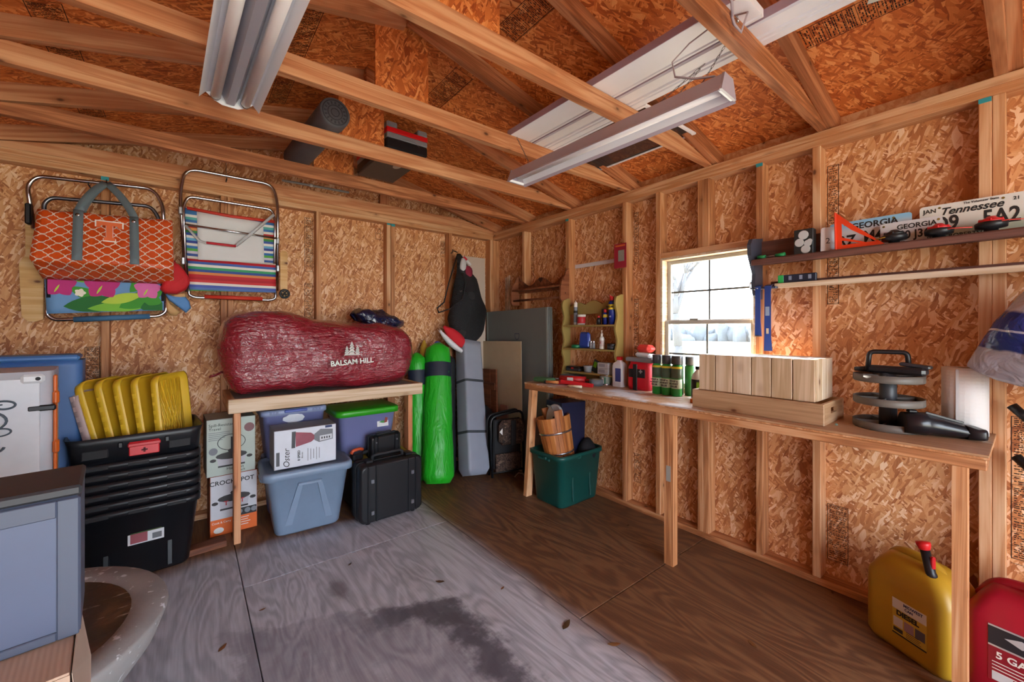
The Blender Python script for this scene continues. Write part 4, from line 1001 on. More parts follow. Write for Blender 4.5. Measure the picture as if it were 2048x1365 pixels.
B().ball((0,0,0), (.035, .03, .03), 10, 7).jitter(.015, 20, 1).done('blue_cloth_tuft', plain('4a56b0', .7), t, M @ Vector((0, 0, L_*.995)))
t, M, L_ = tall_bag('canopy_bag', 'second green canopy bag half hidden behind the table leg', (-1.005, -.275, 0), (-.965, -.125, 1.13), .088, .08, GRN)
b = B(); b.loft([[(.087*cos(2*pi*j/n), .0745*sin(2*pi*j/n), L_*u) for j in range(n)] for u in (.74, .86)], (False, False), 0, True, True, M); b.done('navy_band', NAVY, t)
t, M, L_ = tall_bag('yellow_roll', 'yellow cloth roll behind the green canopy bags', (-.87, -.045, 0), (-.85, -.04, 1.25), .035, .035, plain('c9a436', .7))
GB = Mat('grey_polyester', .55); co = GB.coord(); GB.set('Base Color', GB.mix(GB.noise(co, 3.0, 3.0), lin('7d8394'), lin('a2a8b4'))); GB.bump(GB.noise(co, 400.0, 1.0), .15, .001)
t, M, L_ = tall_bag('shelter_bag', 'square grey bag with black seams leaning in the corner', (-.60, -.545, 0), (-.425, -.16, 1.19), .118, .105, GB, square=True, rz=RD(28))
for u in (.30, .68):
    r = (.118*(1-u)+.105*u)+.003; B().loft([[(x, y, L_*u+dz) for x, y, _ in rrect(2*r, 2*r*.82, r*.22, 4)] for dz in (-.012, .012)], (False, False), 0, True, True, M).done('webbing_strap', plain('3b4046', .7), t)
B().tube([M @ Vector(p) for p in ((.03, -.07, .02), (.05, -.11, -.0), (.03, -.13, .01))], .008, 6, 0, False, .3).done('loose_strap', plain('8a7a70', .7), t)
tall_bag('black_bag', 'long black bag leaning behind the square grey bag', (-.755, -.32, 0), (-.63, -.10, 1.10), .09, .08, plain('1a1b20', .7, 0, .2, .3, 20))
tall_bag('maroon_bag', 'dark maroon cloth bag behind the green canopy bag top', (-.72, -.09, 0), (-.665, -.05, 1.17), .06, .06, plain('5c1626', .8))
def lean_board(name, label, cat, poly_w, h, th, loc, rot, mat, parts=()):
    o = B().box((0, 0, h/2), (poly_w, th, h), .0015)
    o = o.done(name, mat, None, loc, rot); tag(o, label, cat); return o
lean_board('white_board', 'tall white board standing in the corner behind the mesh bag', 'board', .335, 2.125, .018, (-.288, -.035, .001), (RD(-.6), 0, 0), plain('cbb8a8', .5, 0, .06))
FOAM = plain('6d6f6a', .6, 0, .08)
for k in range(3):
    o = lean_board('foam_sheet', ['grey green foam panel leaning in front of the other foam panels', 'grey foam panel in the middle of the leaning foam stack', 'grey foam panel leaning at the back of the foam stack, against the studs'][k], 'panel', .97, 1.555, .018, (-.085+.022*k, -.515, .001), (RD(-.0), RD(1.0), pi/2), FOAM)
    o['group'] = 'leaning foam panels'
    if k == 0:
        for x in (-.475, .463): B().box((x, .0105, .777), (.022, .003, 1.55), .001).done('edge_strip', plain('8f968e', .5), o)
        text('DAYX', .11, plain('4a4d58', .6, 0, 0), o, (-.04, .0096, 1.18), (Matrix.Rotation(pi, 4, 'Z') @ Matrix.Rotation(pi/2, 4, 'X') @ Matrix.Rotation(-pi/2, 4, 'Z')).to_euler())
lean_board('fibre_board', 'beige fibre board leaning in front of the grey foam panels', 'board', .65, 1.24, .006, (-.15, -.372, .001), (0, RD(1.2), pi/2), plain('b7a283', .7, 0, .1))
t = thing('brown_panel', 'dark brown planked panel leaning in the corner', 'panel', (-.215, -.20, .001), rot=(0, RD(2.0), pi/2))
for k, (x, w_) in enumerate(((-.145, .10), (-.035, .115), (.085, .12), (.185, .07))): B().box((x, 0, .475-.0*k), (w_-.004, .02, .95), .002).done('plank', DARKWOOD, t)
for z in (.35, .78): B().box((.02, .0155, z), (.40, .01, .07), .002).done('batten', DARKWOOD, t)
lean_board('offcut_board', 'small reddish board leaning beside the dark brown panel', 'board', .12, .62, .012, (-.215, -.50, .001), (0, RD(1.5), pi/2), plain('8a5d4c', .6))
for k in range(3): 
    o = lean_board('wood_lath', ['thin pale lath nearest the corner, standing behind the foam panels', 'thin pale lath in the middle of three behind the foam panels', 'thin pale lath nearest the scalloped shelf, behind the foam panels'][k], 'lath', .018, 1.88+.01*k, .012, (.060, -.155-.03*k, .04), (0, 0, pi/2), PALE); o['group'] = 'pale laths'
t = thing('black_duffel', 'round black bag slumped behind the camouflage stool', 'bag', (-.375, -.30, 0), RD(-20))
B().ball((0, 0, .33), (.17, .14, .33), 18, 12).jitter(.03, 6, 3).done('bag_body', plain('17181d', .75, 0, .2, .4, 30), t)
B().tube([(-.1, -.11, .5), (-.05, -.15, .4), (.05, -.15, .38), (.1, -.11, .5)], .01, 6).done('handle', BLK, t)
t = thing('camouflage_stool', 'folded camouflage hunting stool with black tube frame, left of the bench leg', 'stool', (-.31, -.66, 0), RD(-12))
CAMO = Mat('camouflage_cloth', .8); co = CAMO.coord(); c1 = CAMO.noise(co, 18.0, 3.0, .6, 1.0); CAMO.set('Base Color', CAMO.ramp(c1, ((0, lin('2a1f1b')), (.45, lin('5e4a40')), (.52, lin('3a2b24')), (.62, lin('7a6353'))), True))
for y in (-.02, .06): B().tube(hoop([(-.16, y, .012), (-.17, y+.02, .56), (.16, y+.02, .60), (.16, y, .012)], .07), .012, 8).done('frame_tube', BLK, t)
B().tube([(-.16, -.02, .05), (.16, -.02, .05)], .010, 8).done('foot_bar', BLK, t)
B().box((.015, -.06, .42), (.26, .07, .22), .03).jitter(.012, 12, 2).done('pouch', CAMO, t); B().box((.015, -.10, .42), (.05, .012, .23), .004).done('pouch_strap', BLKM, t)
B().box((.0, .01, .30), (.28, .03, .46), .012).done('seat_cloth', BLKM, t); B().box((.0, -.03, .14), (.26, .02, .16), .006).done('lower_cloth', CAMO, t)
B().tube([(.03, -.10, .02), (.05, -.13, .06), (.09, -.14, .05), (.12, -.13, .012)], .014, 6, 0, False, .35).done('webbing_end', plain('8d7a70', .7), t)
B().loft([[(-.125, -.1, .44), (-.095, -.1, .47), (-.095, -.1, .41)], [(-.125, -.098, .44), (-.095, -.098, .47), (-.095, -.098, .41)]]).done('white_tag', WHITE, t)

for x, y_, z, nm in ((-2.42, -.07, 2.452, 'nail holding up the striped beach chair'), (-3.12, -.075, 2.255, 'nail holding up the flowered beach chair')):
    tag(B().tube([(x, .012, z), (x, y_-.015, z)], .004, 6).done('wall_nail', BLKM), nm, 'nail')

# ------------------------------------------------------------------ on the olive rack (shelf tops at z 1.010, 1.206, 1.400)
def bottle(name, label, cat, loc, prof, mats, bands=(), rz=0, group=None, n=16, sq=None):
    """prof: list of (r, z); mats[0] body; bands: (z0, z1, r, mat, partname)"""
    t = thing(name, label, cat, loc, rz, group)
    b = B()
    if sq: b.loft([rrect(2*r*sq[0], 2*r*sq[1], r*.35, 4, z) for r, z in prof], (True, True), 0, True)
    else: b.lathe(prof, n)
    b.done('body', mats, t)
    for z0, z1, r, m, nm in bands:
        b = B()
        if sq: b.loft([rrect(2*r*sq[0], 2*r*sq[1], r*.35, 4, z) for z in (z0, z1)], (True, True), 0, True)
        else: b.lathe([(r*.97, z0), (r, z0+.001), (r, z1-.001), (r*.97, z1)], n)
        b.done(nm, m, t)
    return t
def facing(t, s, size, mat, r, z, a=0.0, **kw):
    """small lettering on the side of a round thing that faces the room"""
    return text(s, size, mat, t, (-(r+.0008)*cos(a), -(r+.0008)*sin(a), z), (pi/2, 0, -pi/2+a), **kw)
RED = plain('c81f26', .4); DBLUE = plain('1c2a7c', .4); SILV = plain('b9bcc2', .25, .9, .05)
SH1, SH2, SH3 = 1.401, 1.206, 1.010
t = bottle('caulk_tube', 'white caulk tube standing at the end of the top rack shelf', 'tube', (-.05, -1.275, SH1), [(.016, 0), (.016, .185), (.013, .19), (.006, .192), (.004, .205)], WHITE, ((.02, .15, .0165, plain('7d8794', .5), 'label'), (.10, .12, .017, INK, 'label_band')))
t = bottle('spackle_tub', 'small red and white tub beside the caulk tube', 'tub', (-.055, -1.345, SH1), [(.030, 0), (.036, .075), (.037, .076), (.037, .084)], WHITE, ((.012, .066, .0355, plain('b5232c', .5), 'label'),))
bottle('glue_bottle', 'small dark bottle with red cap in the middle of the top rack shelf', 'bottle', (-.055, -1.53, SH1), [(.018, 0), (.018, .04), (.008, .055)], plain('2a2a30', .4), ((.055, .07, .010, RED, 'cap'),))
bottle('dark_tin', 'dark tin behind the small bottles on the top rack shelf', 'tin', (-.028, -1.565, SH1), [(.022, 0), (.022, .12), (.02, .125)], plain('353b48', .4))
t = bottle('small_oil_can', 'short blue oil spray can with red cap on the top rack shelf', 'spray can', (-.06, -1.60, SH1), [(.019, 0), (.019, .085), (.012, .095)], DBLUE, ((.055, .078, .0195, plain('e2c62c', .4), 'label'), (.095, .118, .012, RED, 'cap')))
facing(t, 'WD-40', .012, INK, .0195, .067)
t = bottle('tall_oil_can', 'tall blue oil spray can with red nozzle at the rack end', 'spray can', (-.06, -1.665, SH1), [(.027, 0), (.027, .17), (.018, .185)], DBLUE, ((.115, .155, .0275, plain('e8cc2e', .4), 'label'), (.185, .215, .017, RED, 'cap')))
facing(t, 'WD-40', .022, INK, .0275, .135, bold=.0008)
facing(t, '-40', .018, WHITE, .027, .06)
B().cyl((-.0, 0, .213), (-.03, .0, .222), .005, n=8).done('nozzle', RED, t)
t = thing('blue_pouch', 'crinkled blue plastic pouch on the middle rack shelf', 'pouch', (-.05, -1.38, SH2))
B().box((0, 0, .065), (.035, .12, .13), .015).jitter(.012, 16, 4).done('pouch', plain('2b4aa8', .3, 0, .3, .4, 25), t)
t = bottle('green_tape', 'green round tin lying at the end of the middle rack shelf', 'tin', (-.055, -1.29, SH2), [(.042, 0), (.045, .004), (.045, .022), (.04, .027)], plain('12764a', .4))
for k, y in enumerate((-1.455, -1.482)):
    bottle('paint_vial', ['small silver capped vial next to the blue pouch', 'small silver capped vial next to the white spray bottle'][k], 'vial', (-.06, y, SH2), [(.012, 0), (.012, .04), (.010, .045)], plain('9fa3ab', .3), ((.045, .062, .011, SILV, 'cap'),), group='small vials on the rack')
t = bottle('white_spray_bottle', 'slim white pump spray bottle on the middle rack shelf', 'bottle', (-.06, -1.565, SH2), [(.019, 0), (.020, .005), (.020, .085), (.012, .10)], WHITE, ((.02, .07, .0203, plain('c7b4b0', .5), 'label'), (.10, .125, .010, WHITE, 'pump')))
B().cyl((0, 0, .125), (0, 0, .15), .0045, n=8).done('nozzle', WHITE, t); facing(t, 'TX', .022, REDINK, .0205, .05)
bottle('black_jar', 'short black jar at the end of the middle rack shelf', 'jar', (-.055, -1.66, SH2), [(.036, 0), (.037, .028)], plain('3a3d42', .3), ((.028, .045, .038, BLK, 'lid'),))
t = thing('drill_bit_case', 'flat dark case on the lowest rack shelf', 'case', (-.055, -1.275, SH3)); B().box((0, 0, .012), (.07, .15, .022), .003).done('base', plain('2c3038', .5), t); B().box((0, 0, .031), (.068, .148, .014), .004).done('lid', BLK, t); B().box((-.036, 0, .024), (.004, .03, .012), .001).done('clasp', RED, t)
t = bottle('clear_tub', 'clear plastic tub of fixings on the lowest rack shelf', 'tub', (-.06, -1.42, SH3), [(.030, 0), (.036, .045), (.038, .048), (.038, .054)], plain('a9adb0', .25), ((.004, .03, .031, plain('8d857a', .5), 'contents'),))
t = thing('green_pack', 'black and lime green blister pack leaning on the lowest rack shelf', 'pack', (-.04, -1.475, SH3), rot=(RD(25), RD(-8), 0)); B().box((0, 0, .055), (.012, .07, .11), .003).done('pack', plain('23262a', .4), t); B().box((-.0065, .01, .07), (.001, .03, .05)).done('lime_print', plain('74c832', .4), t)
for k in range(2):
    t = thing('screw_box', ['lower grey white screw box on the lowest rack shelf', 'upper grey white screw box, stacked on its twin'][k], 'box', (-.055, -1.60, SH3+.0455*k), group='grey screw boxes'); B().box((0, 0, .0225), (.075, .105, .044), .002).done('carton', plain('b5b2b4', .6), t); B().box((-.038, .01, .025), (.0008, .06, .024)).done('label', plain('8e8c92', .5), t)

# ------------------------------------------------------------------ on the bench (top at z .93)
BZ = .9302
t = thing('coiled_hose', 'grey coiled hose at the wall end of the bench', 'hose', (-.12, -1.31, BZ)); 
for k in range(2): B().tube([(.085*cos(2*pi*j/24)*.8, .12*sin(2*pi*j/24), .014+.024*k) for j in range(24)], .0125, 8, 0, True).done('coil', plain('5a5d60', .5), t)
t = tag(B().box((0, 0, .018), (.11, .17, .035), .014).jitter(.018, 14, 6).done('green_cloth', plain('4a7a52', .8, 0, .25, .5, 30), None, (-.355, -1.215, BZ+.004)), 'crumpled green plastic packet at the end of the bench', 'packet')
t = thing('caulking_gun', 'red caulking gun tube lying on the bench', 'tool', (-.20, -1.39, BZ), RD(-62)); B().cyl((-.11, 0, .028), (.10, 0, .028), .027, n=16).done('barrel', RED, t); B().cyl((.10, 0, .028), (.14, 0, .028), .008, .004, 8).done('nozzle', RED, t); B().box((-.02, -.026, .030), (.05, .003, .03), .001).done('label', WHITE, t); B().cyl((-.11, 0, .028), (-.20, 0, .028), .005, n=8).done('plunger', SILV, t)
t = thing('bar_clamp', 'red bar clamp lying across the bench front', 'clamp', (-.33, -1.52, BZ), RD(-66))
B().box((.02, 0, .02), (.26, .022, .03), .004, 0, (0, RD(4), 0)).done('bar', RED, t); B().box((-.10, .03, .016), (.10, .028, .028), .006).done('jaw', plain('c22a30', .4), t); B().cyl((-.13, .0, .02), (-.24, .03, .014), .011, .013, 10).done('handle', plain('d08a50', .5), t)
B().cyl((-.24, .03, .014), (-.255, .034, .014), .0135, n=10).done('handle_end', BLK, t)
t = thing('pliers', 'blue handled pliers between the clamp and the caulking gun', 'pliers', (-.27, -1.36, BZ+.003), RD(20))
for s_ in (-1, 1): B().tube([(0, 0, .012), (.04, s_*.018, .014), (.10, s_*.022, .012)], .008, 6).done('handle', plain('6f86b8', .5), t)
B().box((-.03, 0, .012), (.06, .018, .012), .004).done('jaws', SILV, t)
t = tag(B().cyl((0, 0, .011), (.0, .11, .011), .010, .008, 10).done('wooden_dowel', PALE, None, (-.38, -1.64, BZ), (0, 0, RD(20))), 'short pale wooden peg under the red clamp', 'peg')
t = thing('tape_roll', 'grey duct tape roll on the bench', 'tape', (-.17, -1.60, BZ)); B().loft([[(r*cos(2*pi*j/24), r*sin(2*pi*j/24), z) for j in range(24)] for r, z in ((.038, 0), (.054, 0), (.054, .046), (.038, .046), (.038, 0))], (False, False), 0, True).done('tape', plain('6e737a', .4), t); B().loft([[(r*cos(2*pi*j/24), r*sin(2*pi*j/24), z) for j in range(24)] for r, z in ((.034, 0), (.0375, 0), (.0375, .0465), (.034, .0465), (.034, 0))], (False, False), 0, True).done('core', plain('9a8a74', .7), t)
t = bottle('paint_can', 'small tin can with green label beside the tape roll', 'can', (-.075, -1.615, BZ), [(.045, 0), (.047, .003), (.045, .006), (.045, .072), (.047, .075), (.044, .076), (.042, .070)], SILV, ((.010, .068, .0457, plain('8b9688', .5), 'label'),))
B().box((-.0462, -.012, .036), (.0008, .022, .045)).done('barcode', WHITE, t); B().box((-.044, -.028, .036), (.0008, .014, .05), 0, 0, (0, 0, RD(35))).done('green_stripe', plain('3c6f55', .5), t)
t = bottle('white_jug', 'white bottle with red cap and navy label on the bench', 'bottle', (-.07, -1.745, BZ), [(.045, 0), (.047, .004), (.047, .155), (.040, .175), (.018, .192), (.016, .2)], plain('d9dbe0', .35), ((.2, .225, .020, RED, 'cap'),), sq=(.85, 1.0), rz=0)
B().box((-.0405, -.014, .09), (.001, .05, .10)).done('label', plain('3c4686', .4), t)
# red first aid bag
t = thing('first_aid_bag', 'red first aid bag with black strap standing on the bench', 'bag', (-.07, -1.94, BZ))
b = B(); b.loft([rrect(.11, .17, .03, 4, 0), rrect(.125, .185, .035, 4, .03), rrect(.12, .18, .035, 4, .16), rrect(.10, .155, .035, 4, .20)], (True, True), 0, True); b.done('pouch', plain('d4192f', .6), t)
B().box((-.066, .0, .12), (.006, .135, .06), .002).done('black_panel', BLKM, t); B().box((-.068, .012, .09), (.007, .034, .19), .002).done('strap', BLK, t)
b = B(); b.box((-.0705, -.035, .135), (.001, .028, .009)); b.box((-.0705, -.035, .135), (.001, .009, .028)); b.done('white_cross', plain('9a9ca0', .5), t)
t = thing('plastic_wrap_pack', 'clear and grey plastic packet lying on the red first aid bag', 'packet', (-.065, -1.95, BZ+.202)); b = B().box((0, 0, .018), (.15, .24, .034), .012).jitter(.014, 13, 8); b.done('wrap', plain('84868c', .2, 0, .35, .4, 30), t); B().box((-.01, -.03, .045), (.11, .13, .03), .012).jitter(.012, 13, 3).done('white_fold', plain('c9ccd2', .25), t)
tag(B().box((0, 0, .03), (.09, .115, .058), .022).jitter(.006, 14, 3).done('red_bundle', plain('d23a30', .6), None, (-.06, -1.965, BZ+.265)), 'red rolled cloth on top of the plastic packet', 'cloth')
for k in range(3):
    t = bottle('wasp_spray_can', ['wasp spray can nearest the red first aid bag', 'middle wasp spray can of the three by the window', 'wasp spray can nearest the clear bottle by the window'][k], 'spray can', (-.15, -2.112-.070*k, BZ), [(.031, 0), (.033, .004), (.033, .19), (.024, .205)], plain('1f9a3c', .35), ((.205, .262, .031, plain('33363c', .3), 'cap'), (.178, .192, .0335, plain('e0d23a', .4), 'yellow_band'), (.115, .178, .0335, plain('3f5a44', .4), 'picture_band'), (.05, .11, .0336, plain('cfe3cc', .4), 'name_band')), group='wasp spray cans on the bench')
    for s_, z in (('WASP &', .098), ('HORNET', .081), ('KILLER', .064)): facing(t, s_, .015, INK, .0336, z, bold=.0005)
t = thing('shrink_film', 'clear film left around the three wasp cans', 'film', (-.15, -2.182, BZ)); 
fm = Mat('clear_film', .1); fm.set('Transmission Weight', .95); fm.set('IOR', 1.02); fm.set('Alpha', .25)
B().loft([rrect(.078, .222, .038, 4, z) for z in (.02, .262)], (False, False), 0, True).done('film', fm, t)
for k in range(2): bottle('aerosol_can', ['green aerosol can behind the wasp cans, nearer the frame', 'green aerosol can behind the wasp cans, nearer the jug'][k], 'spray can', (-.065, -2.22-.075*k, BZ), [(.031, 0), (.031, .19), (.022, .2)], plain('2a7a3c', .35), ((.2, .255, .028, plain('4a4e54', .3), 'cap'),), group='cans behind the wasp cans')
t = bottle('clear_bottle', 'white bottle with black label and black cap in front of the window', 'bottle', (-.16, -2.40, BZ), [(.038, 0), (.040, .004), (.040, .12), (.034, .15), (.014, .178), (.013, .185)], plain('d9dde2', .25), ((.015, .125, .0405, plain('23262c', .4), 'label'), (.185, .205, .016, BLK, 'cap')))
B().box((-.038, -.02, .085), (.002, .02, .05), 0, 0, (0, 0, RD(30))).done('lime_print', plain('86c23a', .4), t)
bottle('orange_stopper', 'orange round stopper beside the wooden tray', 'stopper', (-.30, -2.44, BZ), [(.014, 0), (.015, .003), (.015, .02), (.012, .024)], plain('d9772c', .4))
# planter on tray
t = thing('wooden_tray', 'low wooden tray with hand hole under the plank planter', 'tray', (-.255, -2.80, BZ)); TW = make_lumber('tray_wood', 'b08a66', '8c6644', 'c8a684')
for x in (-.15, .15): board('side_board', (x-.006, -.305, 0), (x+.006, .305, .098), TW, t)
for y in (-.297, .297):
    b = B()
    b.span((-.144, y-.006, 0), (.144, y+.006, .045)); b.span((-.144, y-.006, .072), (.144, y+.006, .098)); b.span((-.144, y-.006, .045), (-.045, y+.006, .072)); b.span((.045, y-.006, .045), (.144, y+.006, .072)); b.done('end_board', TW, t)
board('bottom_board', (-.144, -.29, .004), (.144, .29, .012), TW, t)
t = thing('plank_planter', 'pale planter box of upright planks standing on the wooden tray', 'planter', (-.255, -2.795, BZ+.099))
n = 6; w_ = .545/n
for k in range(n):
    for x in (-.128, .128): B().box((0,0,0), (.195, w_-.005, .016), .0015).done('plank', PALE, t, (x, .2725-w_*(k+.5), .0985), (0, pi/2, 0))
for k in range(3):
    for y in (-.265, .265): B().box((0,0,0), (.195, .24/3-.003, .016), .0015).done('plank', PALE, t, (-.08+.08*k, y, .0985), (0, pi/2, pi/2))
B().box((0, 0, .192), (.262, .54, .006), .001).done('top_sheet', plain('d9dde2', .4), t)  # white sheet carrying the sun's glare on the planter top as colour
# three tier caddy
t = thing('tool_caddy', 'grey three tier round tool caddy with black carrying handle', 'caddy', (-.205, -3.285, BZ), RD(12)); CAD = plain('68625b', .5, 0, .1)
B().cyl((0, 0, .01), (0, 0, .27), .032, .028, 16).done('column', plain('3a3d42', .45), t)
for z, r in ((.0, .132), (.105, .130), (.205, .130)):
    tr = B().loft([[(rr_*cos(2*pi*j/32), rr_*.92*sin(2*pi*j/32), zz) for j in range(32)] for rr_, zz in ((r*.97, z), (r, z+.004), (r, z+.032), (r-.005, z+.032), (r-.006, z+.008), (.034, z+.008))], (True, False), 0, True).done('tray', CAD, t)
    for a in (0.4, 1.7, 2.9, 4.2, 5.4): B().box((.08*cos(a), .076*sin(a), z+.018), (.09, .003, .02), 0, 0, (0, 0, a)).done('divider', CAD, tr)
B().tube(hoop([(0, -.068, .25), (0, -.062, .335), (0, .062, .335), (0, .068, .25)], .02), .010, 8).done('handle', BLK, t)
t = thing('black_tool', 'long black folded tool lying on the caddy top tray', 'tool', (-.215, -3.285, BZ+.239), RD(78)); B().box((-.03, .0, .018), (.20, .05, .034), .010).done('body', plain('24262b', .3), t); B().box((-.09, -.01, .042), (.10, .035, .016), .005, 0, (0, RD(-6), 0)).done('flap', plain('3a3c42', .25), t); B().cyl((.06, 0, .016), (.12, .0, .012), .014, .010, 10).done('tip', BLK, t)
# blower nozzle
t = thing('blower_nozzle', 'black leaf blower nozzle lying on the bench front edge', 'nozzle', (-.30, -3.345, BZ), RD(-62))
b = B(); b.loft([[(x, y0_*wy*.5*(1), .048+z*hz*.5) for y0_, z in [(cos(2*pi*j/20), sin(2*pi*j/20)) for j in range(20)]] for x, wy, hz in ((0, .088, .088), (.07, .092, .092), (.075, .086, .086), (.12, .08, .075), (.19, .085, .052))], (True, False), 0, True)
b.v = [(p[0], p[1], p[2]-.02*max(0, p[0]-.07)/.12) for p in b.v]; b.done('tube', plain('17181e', .28), t)
b = B(); b.loft([[(x, y, zc+z) for y, z, _ in rrect(w_, h_, .014, 4)] for x, w_, h_, zc in ((.185, .083, .052, .029), (.215, .10, .042, .025), (.225, .106, .044, .026), (.235, .104, .042, .026))], (True, True), 0, True); b.done('flat_tip', plain('1b1c22', .3), t)
B().box((.03, 0, .097), (.03, .025, .012), .004).done('latch', BLK, t); B().box((.13, .0, .078), (.12, .006, .01), .002, 0, (0, RD(16), 0)).done('ridge', plain('2a2b33', .3), t)
# paper towel
PT = Mat('paper_towel', .9); co = PT.coord(); x_, y_, z_ = PT.sep(PT.map(co, (1,1,1))); PT.set('Base Color', (*lin('e6e4e4'), 1)); PT.bump(PT.voro(PT.map(co, (70, 70, 70)), 1.0, 'Distance', .3, '3D'), .35, .003)
t = thing('paper_towel_roll', 'white paper towel roll standing at the end of the bench', 'paper roll', (-.085, -3.505, BZ)); b = B(); b.loft([[(r*cos(2*pi*j/28), r*sin(2*pi*j/28), z) for j in range(28)] for r, z in ((.02, 0), (.068, 0), (.068, .275), (.02, .275), (.02, 0))], (False, False), 0, True); b.done('paper', PT, t); B().loft([[(r*cos(2*pi*j/20), r*sin(2*pi*j/20), z) for j in range(20)] for r, z in ((.018, .0), (.0198, 0), (.0198, .276), (.018, .276), (.018, .0))], (False, False), 0, True).done('core', plain('a58d70', .8), t)
B().span((-.069, .012, .02), (-.0675, .02, .27)).done('loose_edge', plain('cfcdd0', .8), t)
for y, x in ((-3.13, -.33), (-3.19, -.27)): tag(B().lathe([(.006, 0), (.006, .004), (.003, .008)], 8).done('screw_plug', plain('6d8f86', .5), None, (x, y, BZ)), 'tiny greenish plug on the bench %s the caddy' % ('before' if x < -.3 else 'close to'), 'plug')

# ------------------------------------------------------------------ on the dark shelf (top z 1.757)
SZ = 1.758
def plate(label, y0, y1, z0, z1, x, lean, main, bgc, extra=()):
    w_, h_ = abs(y1-y0), z1-z0; t = thing('licence_plate', label, 'licence plate', (x, (y0+y1)/2, z0), rot=(0, RD(-lean), 0), group='licence plates on the dark shelf')
    R = Matrix(((0,0,-1,0),(-1,0,0,0),(0,1,0,0),(0,0,0,1)))
    B().prism([(a, c+h_/2) for a, c, _ in rrect(w_, h_, .012, 4)], .002, R).done('plate', bgc, t)
    for s_, size, u, v, kw in main + list(extra): text(s_, size, kw.pop('mat', INK) if 'mat' in kw else INK, t, (-.0028, -u, v), RXR, bold=.025*size, **kw)
    for u in (-.09, .09): B().lathe([(.005, 0), (.004, .002)], 8, M=Matrix.Translation((-.002, -u, h_-.014)) @ Matrix.Rotation(-pi/2, 4, 'Y')).done('bolt', plain('8b7a3c', .4, .6), t)
    return t
def fade(c1, c2, z0, z1):
    m = Mat('plate_paint_'+c1, .35); x, y, z = m.sep(m.coord()); m.set('Base Color', m.mix(z.smooth(z0, z1), lin(c2), lin(c1))); return m
plate('white and sky blue Georgia licence plate behind the orange square', -3.035, -3.34, 1.758, 1.905, -.028, 4, [('GEORGIA', .040, .02, .118, {}), ('RZ', .075, -.085, .05, {'sx': .75}), ('M45', .075, .03, .06, {'sx': .75}), ('62', .075, .125, .06, {'sx': .75})], fade('8cc0e0', 'd8dbe0', .09, .14))
plate('plain white Georgia licence plate leaning in front of the others', -3.235, -3.44, 1.758, 1.862, -.055, 6, [('GEORGIA', .030, .02, .078, {}), ('10 J36', .05, .012, .040, {'sx': .8}), ('Tribute', .014, -.04, .012, {}), ('SEP', .016, .065, .012, {})], plain('cfcfd2', .4))
plate('white Tennessee licence plate with green tint at the shelf end', -3.365, -3.67, 1.758, 1.915, -.028, 4, [('Tennessee', .042, .0, .123, {'shear': .35}), ('The Volunteer State', .012, .03, .147, {}), ('JAN', .024, -.12, .133, {}), ('4D9', .085, -.085, .07, {'sx': .72}), ('5A2', .085, .085, .07, {'sx': .72}), ('ROBERTSON', .022, .0, .016, {}), ('21', .018, .125, .135, {})], fade('dcdcd6', 'a9b8a4', .02, .10))
t = thing('licence_plate', 'bent metal licence plate seen edge on beside the orange square', 'licence plate', (-.06, -3.03, SZ), rot=(0, RD(-3), RD(25)), group='licence plates on the dark shelf'); R = Matrix(((0,0,-1,0),(-1,0,0,0),(0,1,0,0),(0,0,0,1))); B().prism([(a, c+.065) for a, c, _ in rrect(.06, .13, .012, 4)], .003, R).done('plate', plain('b9b9bc', .3, .5), t); text('2', .04, INK, t, (-.0035, 0, .06), RXR)
# speed square
t = thing('speed_square', 'orange triangular speed square standing on the dark shelf', 'square', (-.105, -3.078, SZ), rot=(0, RD(-3), 0)); OR = plain('e8431c', .4)
b = B(); tri = [(0, 0), (.185, 0), (0, .185)]
R2 = Matrix(((0,0,-1,0),(-1,0,0,0),(0,1,0,0),(0,0,0,1)))
for poly in ([(0,0),(.185,0),(.150,.022),(.022,.022)], [(0,0),(.022,.022),(.022,.128),(0,.185)], [(0,.185),(.022,.128),(.060,.090),(.075,.105)], [(.06,.09),(.150,.022),(.185,0),(.075,.105)], [(.022,.06),(.022,.045),(.095,.022),(.115,.022)]): b.prism(poly, .004, R2)
b.done('triangle', OR, t); B().box((-.002, .002, .0925), (.022, .006, .185), .001).done('fence', OR, t)
t = thing('ball_box', 'black box printed with white balls on the dark shelf', 'box', (-.09, -2.94, SZ)); B().box((0, 0, .066), (.05, .085, .13), .002).done('carton', plain('23282a', .45), t)
for y, z, r in ((.0, .10, .024), (.018, .062, .022), (-.02, .055, .018), (-.01, .025, .022), (-.028, .065, .012)): B().lathe([(r, 0), (r*.9, .0008)], 14, M=Matrix.Translation((-.0254-.0003*r*40, y, z)) @ Matrix.Rotation(-pi/2, 4, 'Y')).done('ball_picture', plain('c4c6c6', .5), t)
def trimmer(label, loc, top, s_=1.0):
    t = thing('string_trimmer_spool', label, 'trimmer head', loc, 0, 'string trimmer heads'); 
    B().lathe([(.020*s_, 0), (.020*s_, .012), (.044*s_, .016), (.046*s_, .034), (.042*s_, .038)], 20).done('spool_housing', BLK, t)
    B().lathe([(.038*s_, .038), (.034*s_, .048), (.020*s_, .054), (.012*s_, .062), (.0, .063)], 20).done('bump_cap', top, t)
    for k in range(6): a = k*pi/3; B().box((.03*s_*cos(a), .03*s_*sin(a), .045), (.016, .006, .012), .002, 0, (0, 0, a)).done('cap_rib', top, t)
    return t
trimmer('black string trimmer head with yellow line on the shelf', (-.105, -3.29, SZ), BLK)
t = trimmer('red topped trimmer head in the middle of the shelf row', (-.105, -3.432, SZ), RED)
t2 = trimmer('red topped trimmer head nearest the shelf end', (-.105, -3.578, SZ), RED)
